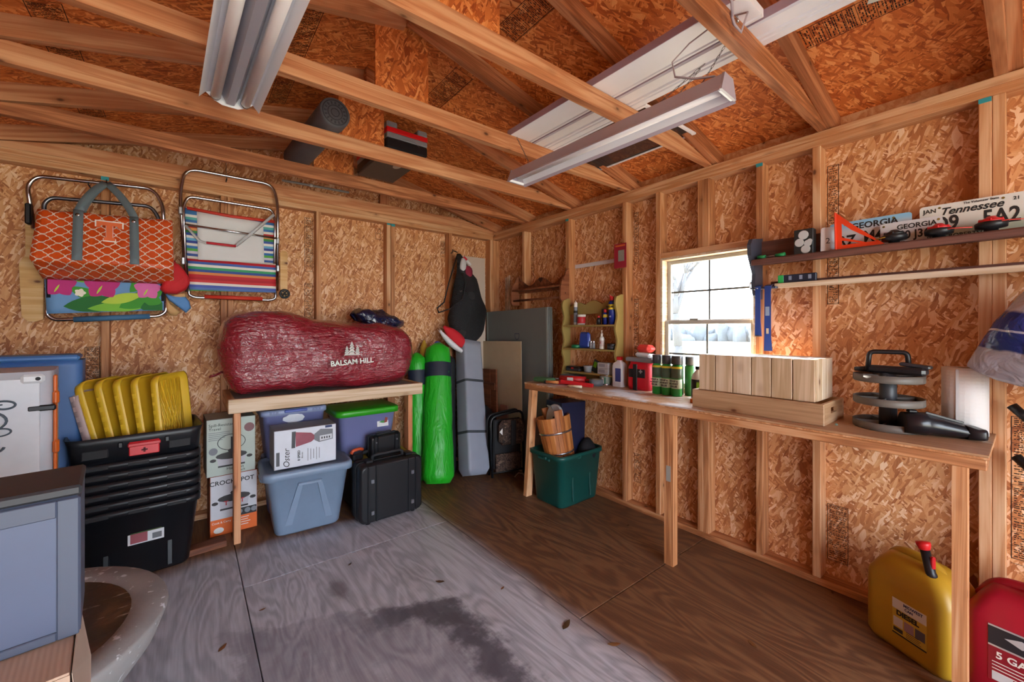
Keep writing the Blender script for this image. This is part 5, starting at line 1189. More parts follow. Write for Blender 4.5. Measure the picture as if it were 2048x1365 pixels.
for loc, lab, dy, c in (((-.13, -3.30, SZ+.025), 'yellow', .07, 'c9a43a'), ((-.13, -3.44, SZ+.025), 'upper red', -.09, 'd8463c'), ((-.13, -3.585, SZ+.03), 'end red', -.09, 'd8463c')):
    tag(B().tube([(0, -dy*.2, 0), (-.012, dy*.4, .004), (-.008, dy, -.002)], .0022, 5).done('trimmer_line', plain(c, .4), None, loc), lab+' plastic line end sticking out of a trimmer head', 'line')
t = thing('green_handled_tool', 'green handled slim tool lying at the window end of the dark shelf', 'tool', (-.11, -2.79, SZ), RD(90)); B().cyl((-.065, 0, .012), (-.02, 0, .012), .012, .010, 10).done('handle', plain('1f9a58', .5), t); B().cyl((-.02, 0, .012), (.03, 0, .012), .003, n=6).done('shaft', SILV, t); B().cyl((.03, 0, .012), (.07, 0, .012), .010, .012, 10).done('handle_end', plain('1f8a4e', .5), t)
t = thing('stud_finder', 'black and green level lying on the lower shelf strip', 'level', (-.055, -2.895, 1.6205)); B().box((0, 0, .022), (.022, .175, .042), .003).done('body', plain('20283a', .4), t); B().box((0, .075, .022), (.024, .03, .043), .003).done('green_end', plain('2fae5a', .4), t)
for y in (.03, -.02, -.06): B().box((-.0125, y, .024), (.001, .014, .022)).done('print_mark', plain('8a93a8', .4), t)
for k, (y, zt, zb, w_, lab) in enumerate(((-2.725, 1.60, 1.325, .03, 'narrow blue pry bar hanging nearest the window'), (-2.775, 1.60, 1.245, .036, 'flat blue pry bar with nail slot hanging beside the narrow one'))):
    t = thing('pry_bar', lab, 'pry bar', (-.118, y, 0), 0, 'blue pry bars'); b = B()
    m_ = plain('35509a', .35, .3)
    pts = [(.03, zt+.015), (.0, zt+.005), (-.004, zt-.03), (-.004, zb+.08), (.002, zb)]
    b.loft([[(x-.003, w_/2*s_, z), (x-.003, -w_/2*s_, z), (x+.003, -w_/2*s_, z), (x+.003, w_/2*s_, z)] for (x, z), s_ in zip(pts, (1, .95, .85, .9, 1.15))], (True, True)); b.done('bar', m_, t)
    if k: B().box((-.008, 0, zb+.11), (.002, .012, .03), .0005).done('nail_slot', plain('c9b79a', .6), t); B().box((-.0085, 0, zb+.22), (.001, .02, .05)).done('label', plain('8fa0b8', .5), t)
    else: B().box((-.005, 0, zb+.002), (.01, w_*.95, .006)).done('bare_edge', SILV, t)
t = thing('bar_hanger', 'metal hook rail holding the blue pry bars under the shelf end', 'hook rail', (-.10, -2.75, 1.585)); B().box((.01, 0, .012), (.03, .12, .012), .002).done('rail', plain('5a6274', .35, .6), t); B().tube([(.02*cos(2*pi*k/12)*.6, .07+.0*k, .03+.02*sin(2*pi*k/12)) for k in range(12)], .004, 6, 0, True).done('ring', SILV, t)
# card on the stud and pale strip
t = thing('blister_card', 'red hanging card with grey window on a stud left of the window', 'card', (-.004, -1.70, 1.845)); B().box((0, 0, .09), (.002, .115, .19), .0005).done('card', plain('9c1f34', .5), t); B().box((-.0015, -.01, .09), (.002, .055, .085)).done('grey_window', plain('8b8880', .5), t); B().box((-.0014, 0, .168), (.0008, .09, .012)).done('orange_print', plain('d0662c', .5), t); bars(t, 0, 0, 0, 0, 0, 0) if False else None
tag(board('white_strip', (.075, -1.15, 1.905), (.088, -1.712, 1.938), plain('d6d3d8', .4), None), 'white plastic strip fixed flat between two studs', 'strip')

# ------------------------------------------------------------------ under and on the trusses
ENAM = plain('f3f3fa', .35, 0, .03, name='white_enamel'); TUBE = plain('f6f0f2', .3, 0, .02, name='lamp_glass'); STEEL = plain('8d8f98', .35, .6, .06, name='grey_steel')
def extrude_y(prof, L_, nm, mat, par, th=.0012, loc=(0,0,0)):
    """open sheet profile (x, z) drawn along y"""
    b = B(); n = len(prof); vs = [(x, y, z) for y in (-L_/2, L_/2) for x, z in prof]
    b.add(vs, [(i, i+1, n+i+1, n+i) for i in range(n-1)]); o = b.done(nm, mat, par, loc); md = o.modifiers.new('thickness', 'SOLIDIFY'); md.thickness = th; md.offset = 0; return o
t = thing('shop_light', 'wide white shop light with two bare tubes fixed under the left roof trusses', 'light fixture', (-2.467, -2.05, 2.375), RD(2.2), 'shop lights')
extrude_y([(-.112, 0), (-.088, .030), (-.058, .040), (.058, .040), (.088, .030), (.112, 0)], 1.22, 'hood', ENAM, t)
extrude_y([(-.034, .039), (-.014, -.004), (.014, -.004), (.034, .039)], 1.19, 'ballast_cover', plain('a9a9b6', .35, 0, .05), t)
for x in (-.055, .055):
    tb = B().cyl((x, -.585, .012), (x, .585, .012), .019, n=18).done('lamp_tube', TUBE, t)
    for y in (-.592, .592): B().box((x, y, .018), (.016, .014, .045), .004).done('lamp_socket', ENAM, t)
    for y in (-.58, .58): B().cyl((x, y-.006, .012), (x, y+.006, .012), .0195, n=18).done('tube_collar', SILV, tb)
for y in (-.607, .607):
    b = B(); b.prism([(-.088, .028), (-.06, .004), (-.03, -.010), (.03, -.010), (.06, .004), (.088, .028), (.058, .039), (-.058, .039)], .002, Matrix.Translation((0, y+.001, 0)) @ Matrix.Rotation(pi/2, 4, 'X')); b.done('end_plate', ENAM, t)
for x, y in ((-.018, .6085), (.018, .6085)): pass
B().box((0, .0, .0425), (.05, 1.0, .004)).done('mounting_plate', STEEL, t)
t = thing('shop_light', 'narrow white shop light hanging on chains in front of the window wall', 'light fixture', (-1.075, -2.366, 2.235), RD(1.6), 'shop lights')
extrude_y([(-.072, .0), (-.062, .012), (-.034, .075), (.034, .075), (.062, .012), (.072, .0)], 1.22, 'hood', plain('b9acba', .35, 0, .05), t)
extrude_y([(-.06, .012), (-.033, .062), (.033, .062), (.06, .012)], 1.20, 'reflector', ENAM, t)
for y in (-.610, .610): B().prism([(-.064, .006), (.064, .006), (.036, .078), (-.036, .078)], .010, Matrix.Translation((0, y+.005, 0)) @ Matrix.Rotation(pi/2, 4, 'X')).done('end_cap', plain('a79dab', .35), t)
for y in (-.602, .602): B().box((0, y, .012), (.11, .012, .014), .003).done('end_lip', ENAM, t)
B().cyl((0, -.585, .030), (0, .585, .030), .014, n=16).done('lamp_tube', TUBE, t)
def chain(p, q, nm, par, n=12):
    p, q = Vector(p), Vector(q); b = B(); d = (q-p)/n; Mq = d.to_track_quat('Z', 'Y').to_matrix().to_4x4()
    for k in range(n):
        M = Matrix.Translation(p+d*(k+.5)) @ Mq @ Matrix.Rotation(pi/2*(k % 2), 4, 'Z'); L_ = d.length*.62
        b.tube([M @ Vector((.0035*cos(2*pi*j/8), 0, L_*sin(2*pi*j/8))) for j in range(8)], .0011, 4, 0, True)
    o = b.done(nm, plain('6a6468', .3, .9), par); o['kind'] = 'stuff'; return o
chain((.0, -.50, .076), (.01, -.615, .225), 'chain', t); chain((.03, -.35, .076), (.012, -.50, .16), 'chain', t, 9); chain((-.03, -.35, .076), (.008, -.52, .17), 'chain', t, 9)
chain((.0, .48, .076), (-.03, .565, .26), 'chain', t)
tag(B().tube([(-1.06, -2.955, 2.30), (-1.065, -2.93, 2.33), (-1.09, -2.86, 2.345), (-1.12, -2.80, 2.37), (-1.14, -2.80, 2.42), (-1.12, -2.86, 2.47), (-1.09, -2.97, 2.515), (-1.07, -3.05, 2.50), (-1.10, -3.04, 2.42), (-1.13, -3.03, 2.44), (-1.16, -3.03, 2.47), (-1.19, -3.05, 2.43), (-1.22, -3.06, 2.46), (-1.30, -3.03, 2.52), (-1.6, -3.04, 2.53)], .005, 6, 0, False, .6).done('light_cord', plain('a3939c', .5)), 'mauve power cord of the hanging shop light', 'cord')
tag(B().tube([(-1.11, -3.016, 2.475), (-1.11, -3.03, 2.475), (-1.11, -3.034, 2.455)], .004, 6).done('cup_hook', SILV), 'small silver cup hook in the truss holding the light chain', 'hook')
# white panels and screen on the chords
PZ = 2.5105
def siding(label, x0, x1, y0, y1, prof):
    t = thing('white_siding_panel', label, 'panel', ((x0+x1)/2, (y0+y1)/2, PZ), 0, 'white panels on the trusses')
    w_ = x1-x0; b = B(); n = len(prof)
    b.loft([[(x0-(x0+x1)/2+u*w_, y-(y0+y1)/2, z) for u, z in prof]+[(x1-(x0+x1)/2, y-(y0+y1)/2, .03), (x0-(x0+x1)/2, y-(y0+y1)/2, .03)] for y in (y0, y1)], (True, True)); b.done('panel', ENAM, t)
    for u in (.02,): B().span((x0-(x0+x1)/2-.003, -(y1-y0)/2, .0), (x0-(x0+x1)/2-.0005, (y1-y0)/2, .034)).done('edge_flange', plain('b6a3b6', .4), t)
siding('flat wide white panel lying on the trusses above the hanging light', -1.147, -.985, -3.07, -1.75, [(0, 0), (.86, 0), (.88, .006), (.92, .006), (.94, 0), (1, 0)])
siding('grooved white panel lying on the trusses beside the flat one', -.972, -.815, -3.75, -1.75, [(0, .008), (.08, .008), (.10, 0), (.50, 0), (.52, .008), (.60, .008), (.62, 0), (.70, 0), (.72, .006), (.76, .006), (.78, 0), (1, 0)])
t = thing('window_screen', 'window insect screen in white frame lying on the trusses', 'screen', (-.553, -2.10, PZ))
for p, q in (((-.255, -.36, 0), (-.235, .36, .012)), ((.235, -.36, 0), (.255, .36, .012)), ((-.235, -.36, 0), (.235, -.34, .012)), ((-.235, .34, 0), (.235, .36, .012))): B().span(p, q, .002).done('frame_rail', ENAM, t)
SCR = Mat('insect_mesh', .8); SCR.set('Base Color', (.02, .02, .022, 1)); SCR.set('Alpha', .55)
B().box((0, 0, .004), (.47, .68, .0008)).done('mesh', SCR, t)
tag(B().box((0,0,0), (.10, .07, .001)).done('paper_label', plain('cfd3cb', .6), None, (-.80, -3.37, PZ-.0012), (0, 0, RD(20))), 'printed paper label under the grooved white panel', 'label')
# grey cylinder and striped case on the chords
t = thing('foam_roller', 'dark grey moulded cylinder resting on the trusses', 'cylinder', (-2.005, -.80, PZ+.086), rot=(0, 0, RD(3)))
FG = plain('5c5e64', .65, 0, .15, .3, 50)
B().lathe([(.080, -.43), (.083, -.425), (.085, -.40), (.084, .40), (.080, .42), (.0, .42)], 28, M=Matrix.Rotation(pi/2, 4, 'X') @ Matrix.Scale(-1, 4, (0,0,1))).done('body', FG, t)
q = Matrix.Rotation(pi/2, 4, 'X')
for r in (.068, .040, .022): B().tube([(r*cos(2*pi*k/26), -.4305, r*sin(2*pi*k/26)) for k in range(26)], .003, 5, 0, True).done('end_ring', plain('44464c', .6), t)
for k in range(16):
    a = 2*pi*k/16; B().box((.054*cos(a), -.4305, .054*sin(a)), (.009, .003, .015), .001, 0, (0, -a+pi/2, 0)).done('raised_mark', plain('44464c', .6), t)
t = thing('striped_case', 'long grey and black plastic case with red stripe on the trusses', 'case', (-1.512, -.86, PZ+.001))
GP = plain('8e9196', .4); b = B()
B().box((0, -.0, .006), (.272, .58, .012), .003).done('bottom_panel', plain('4a4440', .5), t)
B().box((0, 0, .045), (.282, .59, .066), .008).done('black_lower', BLK, t)
B().box((0, 0, .094), (.28, .588, .034), .004).done('grey_band', GP, t)
B().box((0, 0, .127), (.284, .592, .032), .003).done('red_stripe', plain('e0141c', .4), t)
for x in (-.105, .105): B().box((x, 0, .162), (.07, .586, .038), .006).done('upper_rail', GP, t)
B().loft([[(x, -.2963, z), (x, -.2985, z)] for x, z in ((-.07, .06), (-.04, .085), (.05, .085), (.08, .06))], (False, False)).done('moulded_notch', GP, t)
B().lathe([(.05, 0), (.05, .0006)], 20, M=Matrix.Translation((.03, -.05, -.0002)) @ Matrix.Scale(.55, 4, (1,0,0))).done('oval_badge', plain('b9bbbb', .3, .5), t)
tag(B().cyl((-2.06, -.03, 2.535), (-1.55, -.03, 2.545), .009, n=10).done('grey_pipe', plain('9a9c98', .4)), 'thin grey pipe resting along the end truss', 'pipe')
B().cyl((-1.86, -.03, 2.54), (-1.84, -.03, 2.54), .013, n=10).done('pipe_coupling', plain('cfcfcc', .4), bpy.data.objects['grey_pipe'])

# ------------------------------------------------------------------ grade stamps printed on the boards
STMP = plain('2b1710', .8, 0, 0, name='stamp_ink'); 
def stamp(parent, L_, W_, M, seed, words=()):
    """a printed grade mark: frame lines and rows of unreadable print, flat on a board; local x along it"""
    r = random.Random(seed); b = B(); e = .0004
    def bar(x0, y0, x1, y1): b.add([(x0,y0,e),(x1,y0,e),(x1,y1,e),(x0,y1,e)], [(0,1,2,3)])
    t_ = .0028
    bar(0, 0, L_, t_); bar(0, W_-t_, L_, W_); bar(0, 0, t_, W_); bar(L_-t_, 0, L_, W_)
    x = .0
    while x < L_-.05:
        w_ = r.uniform(.035, .075); bar(x+w_, 0, x+w_+.0018, W_); k = x+.006
        while k < min(x+w_, L_)-.006:
            y = .008
            while y < W_-.012:
                c = r.uniform(.004, .016)
                if r.random() < .8: bar(k, y, k+.0042, min(y+c, W_-.006))
                y += c+.003
            k += r.choice((.0075, .009, .012))
        x += w_
    o = b.done('grade_stamp', STMP, parent); o.matrix_world = M; o['kind'] = 'stuff'
def on_deck(side, x, y, dx, dy, L_, W_, seed):
    """stamp on the underside of the roof deck: start at plan point (x, y), running in plan direction (dx, dy)"""
    def Q(a, c): return Vector((a, c, HT+.0115+SL*(-a if side > 0 else a-2*RID)+.0914-.0012))
    o = Q(x, y); X = (Q(x+dx, y+dy)-o).normalized(); nn = Vector((-SL*side, 0, -1)).normalized(); Yv = nn.cross(X)
    stamp(roof, L_, W_, Matrix(((X.x,Yv.x,nn.x,o.x),(X.y,Yv.y,nn.y,o.y),(X.z,Yv.z,nn.z,o.z),(0,0,0,1))), seed)
def on_right(y, z, L_, W_, seed):   # on the right wall boards, running downwards
    stamp(wr, L_, W_, Matrix(((0,0,-1,D4-.0006),(0,-1,0,y),(-1,0,0,z),(0,0,0,1))), seed)
def on_left(x, z, L_, W_, seed):
    stamp(wl, L_, W_, Matrix(((0,1,0,x),(0,0,-1,D4-.0006),(-1,0,0,z),(0,0,0,1))), seed)
for a in ((1, -1.33, -1.19, 0, -1, .46, .115, 1), (1, -1.33, -2.05, 0, -1, .34, .115, 2), (-1, -2.135, -1.20, 0, -1, .45, .10, 3), (-1, -2.135, -.60, 0, -1, .33, .10, 4),
          (-1, -3.03, -.83, 0, -1, .47, .11, 5), (-1, -3.03, -.19, 0, -1, .12, .11, 6), (1, -.45, -2.99, 0, -1, .41, .12, 7), (-1, -3.03, -1.75, 0, -1, .4, .11, 8)):
    on_deck(*a)
for a in ((-2.992, 2.25, .75, .05, 11), (-2.992, .42, .30, .09, 12), (-1.762, 2.27, .40, .04, 13), (-1.762, 1.6, .5, .04, 14), (-.545, 2.3, .4, .035, 15), (-3.625, 1.0, .6, .07, 16), (-1.762, .40, .22, .06, 17)):
    on_right(*a)
for a in ((-1.875, 2.30, .45, .06, 21), (-1.875, 1.75, .4, .06, 22), (-.60, 2.27, .16, .05, 23), (-3.16, 1.25, .35, .07, 24), (-1.28, 2.3, .1, .05, 25)):
    on_left(*a)

# ------------------------------------------------------------------ near left: cooler, grey bin, cardboard box, stone basin
t = thing('stone_basin', 'round stone basin with a rusty stained bowl on the floor', 'basin', (-3.142, -1.765, 0))
STN = Mat('grey_stone', .7); co = STN.coord(); n1 = STN.noise(co, 5.0, 5.0, .6); n2 = STN.noise(co, 34.0, 3.0); c = STN.mix(n1, lin('7d7b7c'), lin('a7a4a2')); c = STN.mix(n2.smooth(.62, .7, 0, .8), c, lin('dfe3ea')); STN.set('Base Color', c); STN.bump(n2, .3, .006)
RST = Mat('rusty_bowl', .4); co = RST.coord(); n1 = RST.noise(co, 7.0, 5.0, .65, .4); n2 = RST.noise(RST.map(co, (3, 11, 3)), 3.0, 4.0, .6); c = RST.ramp(n1, ((.25, lin('1e120e')), (.5, lin('3d2216')), (.75, lin('6d4630')))); c = RST.mix(n2.smooth(.60, .68, 0, .8), c, lin('b9aaa4')); RST.set('Base Color', c); RST.bump(n1, .3, .01)
B().lathe([(.14, 0), (.19, .01), (.22, .06), (.33, .20), (.42, .33), (.45, .41), (.444, .422), (.365, .422), (.352, .415)], 48).done('outer_bowl', STN, t)
B().lathe([(.351, .417), (.332, .39), (.28, .34), (.20, .315), (.001, .31)], 48).done('inner_bowl', RST, t)
B().lathe([(.105, .313), (.11, .322), (.10, .326), (.001, .326)], 32, M=Matrix.Translation((.08, .02, .0))).done('drain_disc', plain('8f8d94', .5, 0, .25), t)
t = thing('cardboard_box', 'open cardboard box with torn flap in the near corner', 'box', (-3.042, -2.39, 0), RD(6)); CB = Mat('corrugated_board', .8); co = CB.coord(); x_, y_, z_ = CB.sep(co); CB.set('Base Color', CB.mix(CB.noise(co, 4.0, 4.0), lin('a58a76'), lin('c9ae98'))); CB.bump((x_*700.0).sin(), .25, .001)
for p, q, nm in (((-.21, -.16, 0), (.21, -.155, .70), 'front_wall'), ((-.21, .155, 0), (.21, .16, .70), 'back_wall'), ((-.21, -.155, 0), (-.205, .155, .70), 'side_wall'), ((.205, -.155, 0), (.21, .155, .70), 'side_wall'), ((-.205, -.155, .003), (.205, .155, .008), 'bottom_panel')): B().span(p, q).done(nm, CB, t)
B().span((-.209, -.159, .7005), (.209, .16, .7055)).done('top_flap', CB, t)
B().loft([[(.2125, -.165, .705), (.2125, .10, .712), (.2135, .10, .712), (.2135, -.165, .705)], [(.235, -.17, .44), (.232, .06, .60), (.233, .06, .60), (.236, -.17, .44)]]).done('side_flap', plain('b9a493', .8), t)
B().box((.198, -.1635, .40), (.03, .004, .55), .001).done('tape_strip', plain('9fb4c4', .25), t)
t = thing('grey_bin', 'slate grey plastic cabinet with dark top on the cardboard box', 'cabinet', (-3.03, -2.32, .7065), RD(6)); GY = plain('4b5468', .45, 0, .1)
B().box((0, 0, .15), (.40, .19, .30), .006).done('body', GY, t)
B().box((0, -.0, .312), (.404, .194, .022), .005).done('dark_top', plain('33353a', .5, 0, .25), t)
for p, q in (((-.198, -.1, .002), (-.165, -.094, .298)), ((.165, -.1, .002), (.198, -.094, .298)), ((-.165, -.1, .262), (.165, -.094, .298)), ((-.165, -.1, .002), (.165, -.094, .02))): B().span(p, q, .002).done('door_frame', GY, t)
B().span((-.164, -.0955, .021), (.164, -.0945, .261)).done('door_panel', plain('515c78', .4, 0, .08), t)
# support crate, cooler, blue bag
t = thing('black_crate', 'black crate under the white cooler, mostly hidden', 'crate', (-3.33, -.84, 0)); tub(B(), .36, .36, .40, .40, .60, .03, .01, .03, False).done('body', BLK, t); lid(B(), .43, .43, .59, .03, .03).done('lid', BLKM, t)
t = thing('white_cooler', 'white hard cooler with grey scroll monogram and orange trim', 'cooler', (-3.325, -.84, .622), RD(7)); WC = plain('c9cdd4', .4, 0, .06)
b = B(); b.loft([rrect(.40, .36, .05, 5, z) for z in (0, .56)], (True, True), 0, True); b.done('body', WC, t)
B().loft([rrect(.36, .012, .005, 3, z) for z in (.03, .53)], (True, True), 0, False, True, Matrix.Translation((-.02, -.183, 0))).done('front_panel', plain('d4d8dd', .4), t)
for z in (.05, .22, .44): B().box((.205, -.15, z), (.02, .05, .06), .008).done('orange_hinge', plain('d9671c', .4), t)
B().box((.203, -.15, .29), (.012, .03, .50), .004).done('orange_rail', plain('d9671c', .4), t)
B().box((.165, -.185, .40), (.085, .014, .026), .006).done('latch', BLK, t); B().box((.14, -.19, .53), (.07, .02, .04), .01).done('corner_bracket', plain('dfe3e6', .35), t); B().cyl((.155, -.2, .53), (.155, -.203, .53), .008, n=10).done('bolt', BLKM, t)
def scroll(cx, cz, r0, turns, s_, a0): 
    pts = []
    for k in range(int(26*turns)+1): 
        a = a0+s_*2*pi*k/26; r = r0*(1-.75*k/(26*turns)); pts.append((cx+r*1.25*cos(a), -.1905, .225+.66*(cz+r*sin(a))))
    return B().tube(pts, .0075, 5, 0, False, .3).done('scroll_mark', plain('4a5660', .5), t)
scroll(-.06, .33, .075, 1.6, 1, 0); scroll(.06, .30, .035, 1.2, -1, 3.0); scroll(-.03, .20, .085, 1.7, -1, 1.0); scroll(.05, .14, .04, 1.3, 1, 2.0); scroll(-.08, .09, .06, 1.5, 1, 0); scroll(.0, .04, .05, 1.2, -1, 0)
B().tube([(-.14, -.1905, .46), (-.05, -.1905, .50), (.0, -.1905, .42), (-.1, -.1905, .30), (-.02, -.1905, .25)], .008, 5, 0, False, .3).done('scroll_mark', plain('4a5660', .5), t)
t = thing('blue_soft_cooler', 'blue soft cooler bag standing behind the white cooler', 'bag', (-3.30, -.44, 0), RD(5)); b = B(); b.loft([rrect(.42, .24, .03, 4, z) for z in (0, .02, 1.17, 1.20)], (True, True), 0, True); b.jitter(.006, 8, 2); b.done('bag_body', plain('3f6aa4', .5, 0, .15), t)
B().box((.0, -.02, 1.215), (.40, .22, .03), .01).done('top_flap', plain('4c7cb8', .5), t); B().box((-.12, -.06, 1.245), (.07, .03, .028), .01).done('buckle', BLK, t)
t = thing('red_cooler', 'small red cooler with black handle between the white cooler and the tote stack', 'cooler', (-3.16, -.20, 0), RD(4)); B().loft([rrect(.15, .22, .03, 4, z) for z in (0, .02, .76, .78)], (True, True), 0, True).done('body', plain('8b1f26', .45), t); B().loft([rrect(.16, .23, .03, 4, z) for z in (.78, .82)], (True, True), 0, True).done('lid', plain('4c4f56', .45), t)
B().tube(hoop([(.083, -.08, .80), (.11, -.08, .72), (.11, .08, .72), (.083, .08, .80)], .03), .010, 8).done('handle', BLK, t)

# ------------------------------------------------------------------ under the bench
t = thing('dark_green_tote', 'dark green tote on the floor under the bench end', 'tote', (-.225, -1.335, 0), RD(1)); DG = plain('0f4a44', .45, 0, .1)
tub(B(), .43, .30, .485, .345, .405, .045, .016, .035, True).done('body', DG, t)
for x in (-.252, .252): B().box((x, 0, .36), (.02, .13, .02), .006).done('handle', DG, t)
B().box((-.05, -.188, .375), (.03, .014, .022), .004).done('rim_clip', DG, t); B().box((-.2585, -.02, .375), (.014, .03, .022), .004).done('rim_clip', DG, t)
for x in (-.1, .1): B().box((x, -.160, .18), (.018, .012, .28), .004, 0, (RD(-3.6), 0, 0)).done('rib', DG, t)
t = thing('ice_cream_bucket', 'orange wooden stave bucket with metal hoops leaning in the green tote', 'bucket', (-.315, -1.355, .345), rot=(RD(-6), RD(-9), RD(-20)))
n = 12
def bw(z): return .112+.020*(z/.30)
for k in range(n):
    a = 2*pi*k/n; h_ = .33 + (.055 if k in (9, 3) else 0); aw = pi/n*.97
    b = B(); lo = []
    for z in (0, h_*.5, h_):
        r = bw(z); lo.append([(r*cos(a-aw), r*sin(a-aw), z), ((r+.004)*cos(a), (r+.004)*sin(a), z), (r*cos(a+aw), r*sin(a+aw), z), ((r-.014)*cos(a+aw), (r-.014)*sin(a+aw), z), ((r-.014)*cos(a-aw), (r-.014)*sin(a-aw), z)])
    b.loft(lo); b.v = [(p[2], p[1], -p[0]) for p in b.v]; b.done('stave', OAK, t, (0,0,0), (0, -pi/2, 0))
for z in (.05, .21): B().loft([[((bw(z)+e)*cos(2*pi*j/28), (bw(z)+e)*sin(2*pi*j/28), z+dz) for j in range(28)] for e, dz in ((.004, -.007), (.0065, -.007), (.0065, .007), (.004, .007))], (False, False), 0, True).done('hoop', SILV, t)
B().lathe([(.106, .02), (.104, .03), (.0, .03)], 20).done('bottom', DARKWOOD, t)
B().box((-.09, -.075, .285), (.045, .006, .05), .002, 0, (0, 0, RD(-50))).done('handle_bracket', SILV, t)
t = thing('freezer_box', 'dark blue printed carton behind the wooden bucket', 'box', (-.19, -1.27, .02), rot=(0, RD(2), RD(-4))); B().box((0, 0, .375), (.26, .20, .75), .003).done('carton', plain('1a2040', .5, 0, .15), t)
b = B(); b.box((-.1315, .05, .65), (.001, .05, .12)); b.done('white_print', plain('8fa8c8', .5), t); 
for k in range(4): B().box((-.1322, .06, .70-.028*k), (.0008, .05-.008*k, .010), 0, 0, (RD(10), 0, 0)).done('print_line', WHITE, t)
t = thing('white_disc', 'round white machine cover standing between the bucket and the carton', 'disc', (-.335, -1.325, .655), rot=(RD(4), RD(-80), RD(-14))); B().lathe([(.105, 0), (.108, .004), (.108, .018), (.10, .022), (.095, .018), (.012, .018)], 28).done('cover', plain('b9bcc0', .4), t); B().lathe([(.009, .018), (.009, .024), (0, .024)], 10).done('hub', BLK, t)
B().tube([(.06, .03, .022), (.08, .06, .022)], .004, 6).done('moulded_mark', plain('9a9da2', .4), t)
t = tag(B().ball((0, 0, .09), (.08, .07, .10), 12, 8).jitter(.02, 9, 4).done('dark_cloth', plain('14161c', .8), None, (-.08, -1.43, .28)), 'dark cloth bundle stuffed in the green tote beside the bucket', 'cloth')

# ------------------------------------------------------------------ fuel cans
def fuel_can(label, loc, rz, w_, d_, h_, mat, spoutc, capc):
    """w_ along x (the wide face), d_ along y; filler end at +x"""
    t = thing('fuel_can', label, 'fuel can', loc, rz, 'fuel cans')
    b = B(); r = .045
    L_ = [rrect(w_*.90, d_*.88, r*.8, 5, .0), rrect(w_, d_, r, 5, .025), rrect(w_, d_, r, 5, h_*.70), rrect(w_*.985, d_*.96, r, 5, h_*.76), rrect(w_*.80, d_*.80, r, 5, h_*.90, w_*.0), rrect(w_*.55, d_*.5, r*.8, 5, h_*.985, -w_*.05), rrect(w_*.40, d_*.30, r*.6, 5, h_, -w_*.06)]
    b.loft(L_, (True, True), 0, True); b.done('body', mat, t)
    B().tube(hoop([(w_*.33, 0, h_*.83), (w_*.12, 0, h_*1.02), (-w_*.30, 0, h_*1.0), (-w_*.44, 0, h_*.78)], .06), .021, 10).done('handle', mat, t)
    return t
t = fuel_can('yellow diesel fuel can with red topped spout, behind the bench leg', (-.19, -3.392, 0), RD(-118), .315, .225, .385, plain('b58a20', .42, 0, .12), None, None)
sp = Matrix.Translation((.075, -.05, .325)) @ Matrix.Rotation(RD(-14), 4, 'Y')
B().lathe([(.034, 0), (.036, .01), (.036, .022), (.024, .03), (.017, .05), (.016, .135)], 16, M=sp).done('spout', BLK, t)
B().lathe([(.016, .135), (.018, .137), (.024, .155), (.024, .165), (.0, .168)], 16, M=sp).done('spout_cap', plain('d41f22', .4), t); B().box((0,0,0), (.014, .016, .05), .004).done('trigger', plain('c01c22', .4), t, sp @ Vector((.018, 0, .09)))
# label on the wide face (local -y)
F = -.1135
before_ = set(bpy.data.objects.keys())
lb = B().box((.0, F, .185), (.125, .001, .15), .0004).done('label', plain('c9a83c', .5), t)
B().box((0, F-.0008, .238), (.124, .0008, .042)).done('label_header', plain('d6d2cc', .5), lb)
text('MIDWEST', .016, NAVYINK, t, (.015, F-.0016, .247), RX, bold=.0004); text('CAN', .014, NAVYINK, t, (.0, F-.0016, .232), RX, bold=.0004); text('DIESEL', .028, INK, t, (-.005, F-.0016, .203), RX, bold=.0012)
for x, c_ in ((-.04, 'c9c4c4'), (.0, '9a7a84'), (.04, '5b5560')): B().box((x, F-.0008, .163), (.035, .0008, .038)).done('label_picture', plain(c_, .5), lb)
B().box((-.04, F-.0008, .13), (.035, .0008, .016)).done('barcode', plain('3a3630', .5), lb); B().box((0, F-.0008, .113), (.124, .0008, .006)).done('label_rule', INK, lb)
bars(lb, -.01, .055, .142, 4, .002, .007, INK, F-.0008, 3)
for o in [bpy.data.objects[k] for k in bpy.data.objects.keys() if k not in before_]:
    if o.parent is t: o.location.x += .03; o.location.z -= .035
t = fuel_can('red fuel can with green topped spout at the edge beside the bench leg', (-.21, -3.70, 0), RD(-100), .34, .26, .40, plain('a30f2a', .4, 0, .1), None, None)
sp = Matrix.Translation((.075, -.075, .335)) @ Matrix.Rotation(RD(-10), 4, 'Y')
B().lathe([(.042, 0), (.044, .012), (.042, .028), (.03, .035), (.026, .04), (.024, .11)], 18, M=sp).done('spout', BLK, t); B().lathe([(.0265, .03), (.0265, .055)], 18, M=sp).done('green_ring', plain('1f9a7a', .4), t)
B().lathe([(.024, .108), (.036, .112), (.037, .128), (.030, .130), (.028, .127), (.018, .127), (.017, .130), (0, .130)], 20, M=sp).done('green_cap', plain('2fa88a', .4), t)
F = -.131
lb = B().box((.0, F, .18), (.20, .001, .20), .0004).done('label', plain('8a1428', .4), t)
B().box((0, F-.0008, .245), (.199, .0008, .065)).done('label_header', plain('23252c', .4), lb); B().box((0, F-.0010, .281), (.199, .0008, .006)).done('label_rule', plain('c9ccd0', .3, .5), lb); B().box((0, F-.0010, .209), (.199, .0008, .006)).done('label_rule', plain('c9ccd0', .3, .5), lb)
B().loft([[(x, F-.0016, z) for x, z in ((-.06, .25), (-.02, .265), (.02, .25), (-.02, .235))], [(x, F-.0012, z) for x, z in ((-.06, .25), (-.02, .265), (.02, .25), (-.02, .235))]]).done('diamond_emblem', plain('d0d3d8', .3, .4), lb)
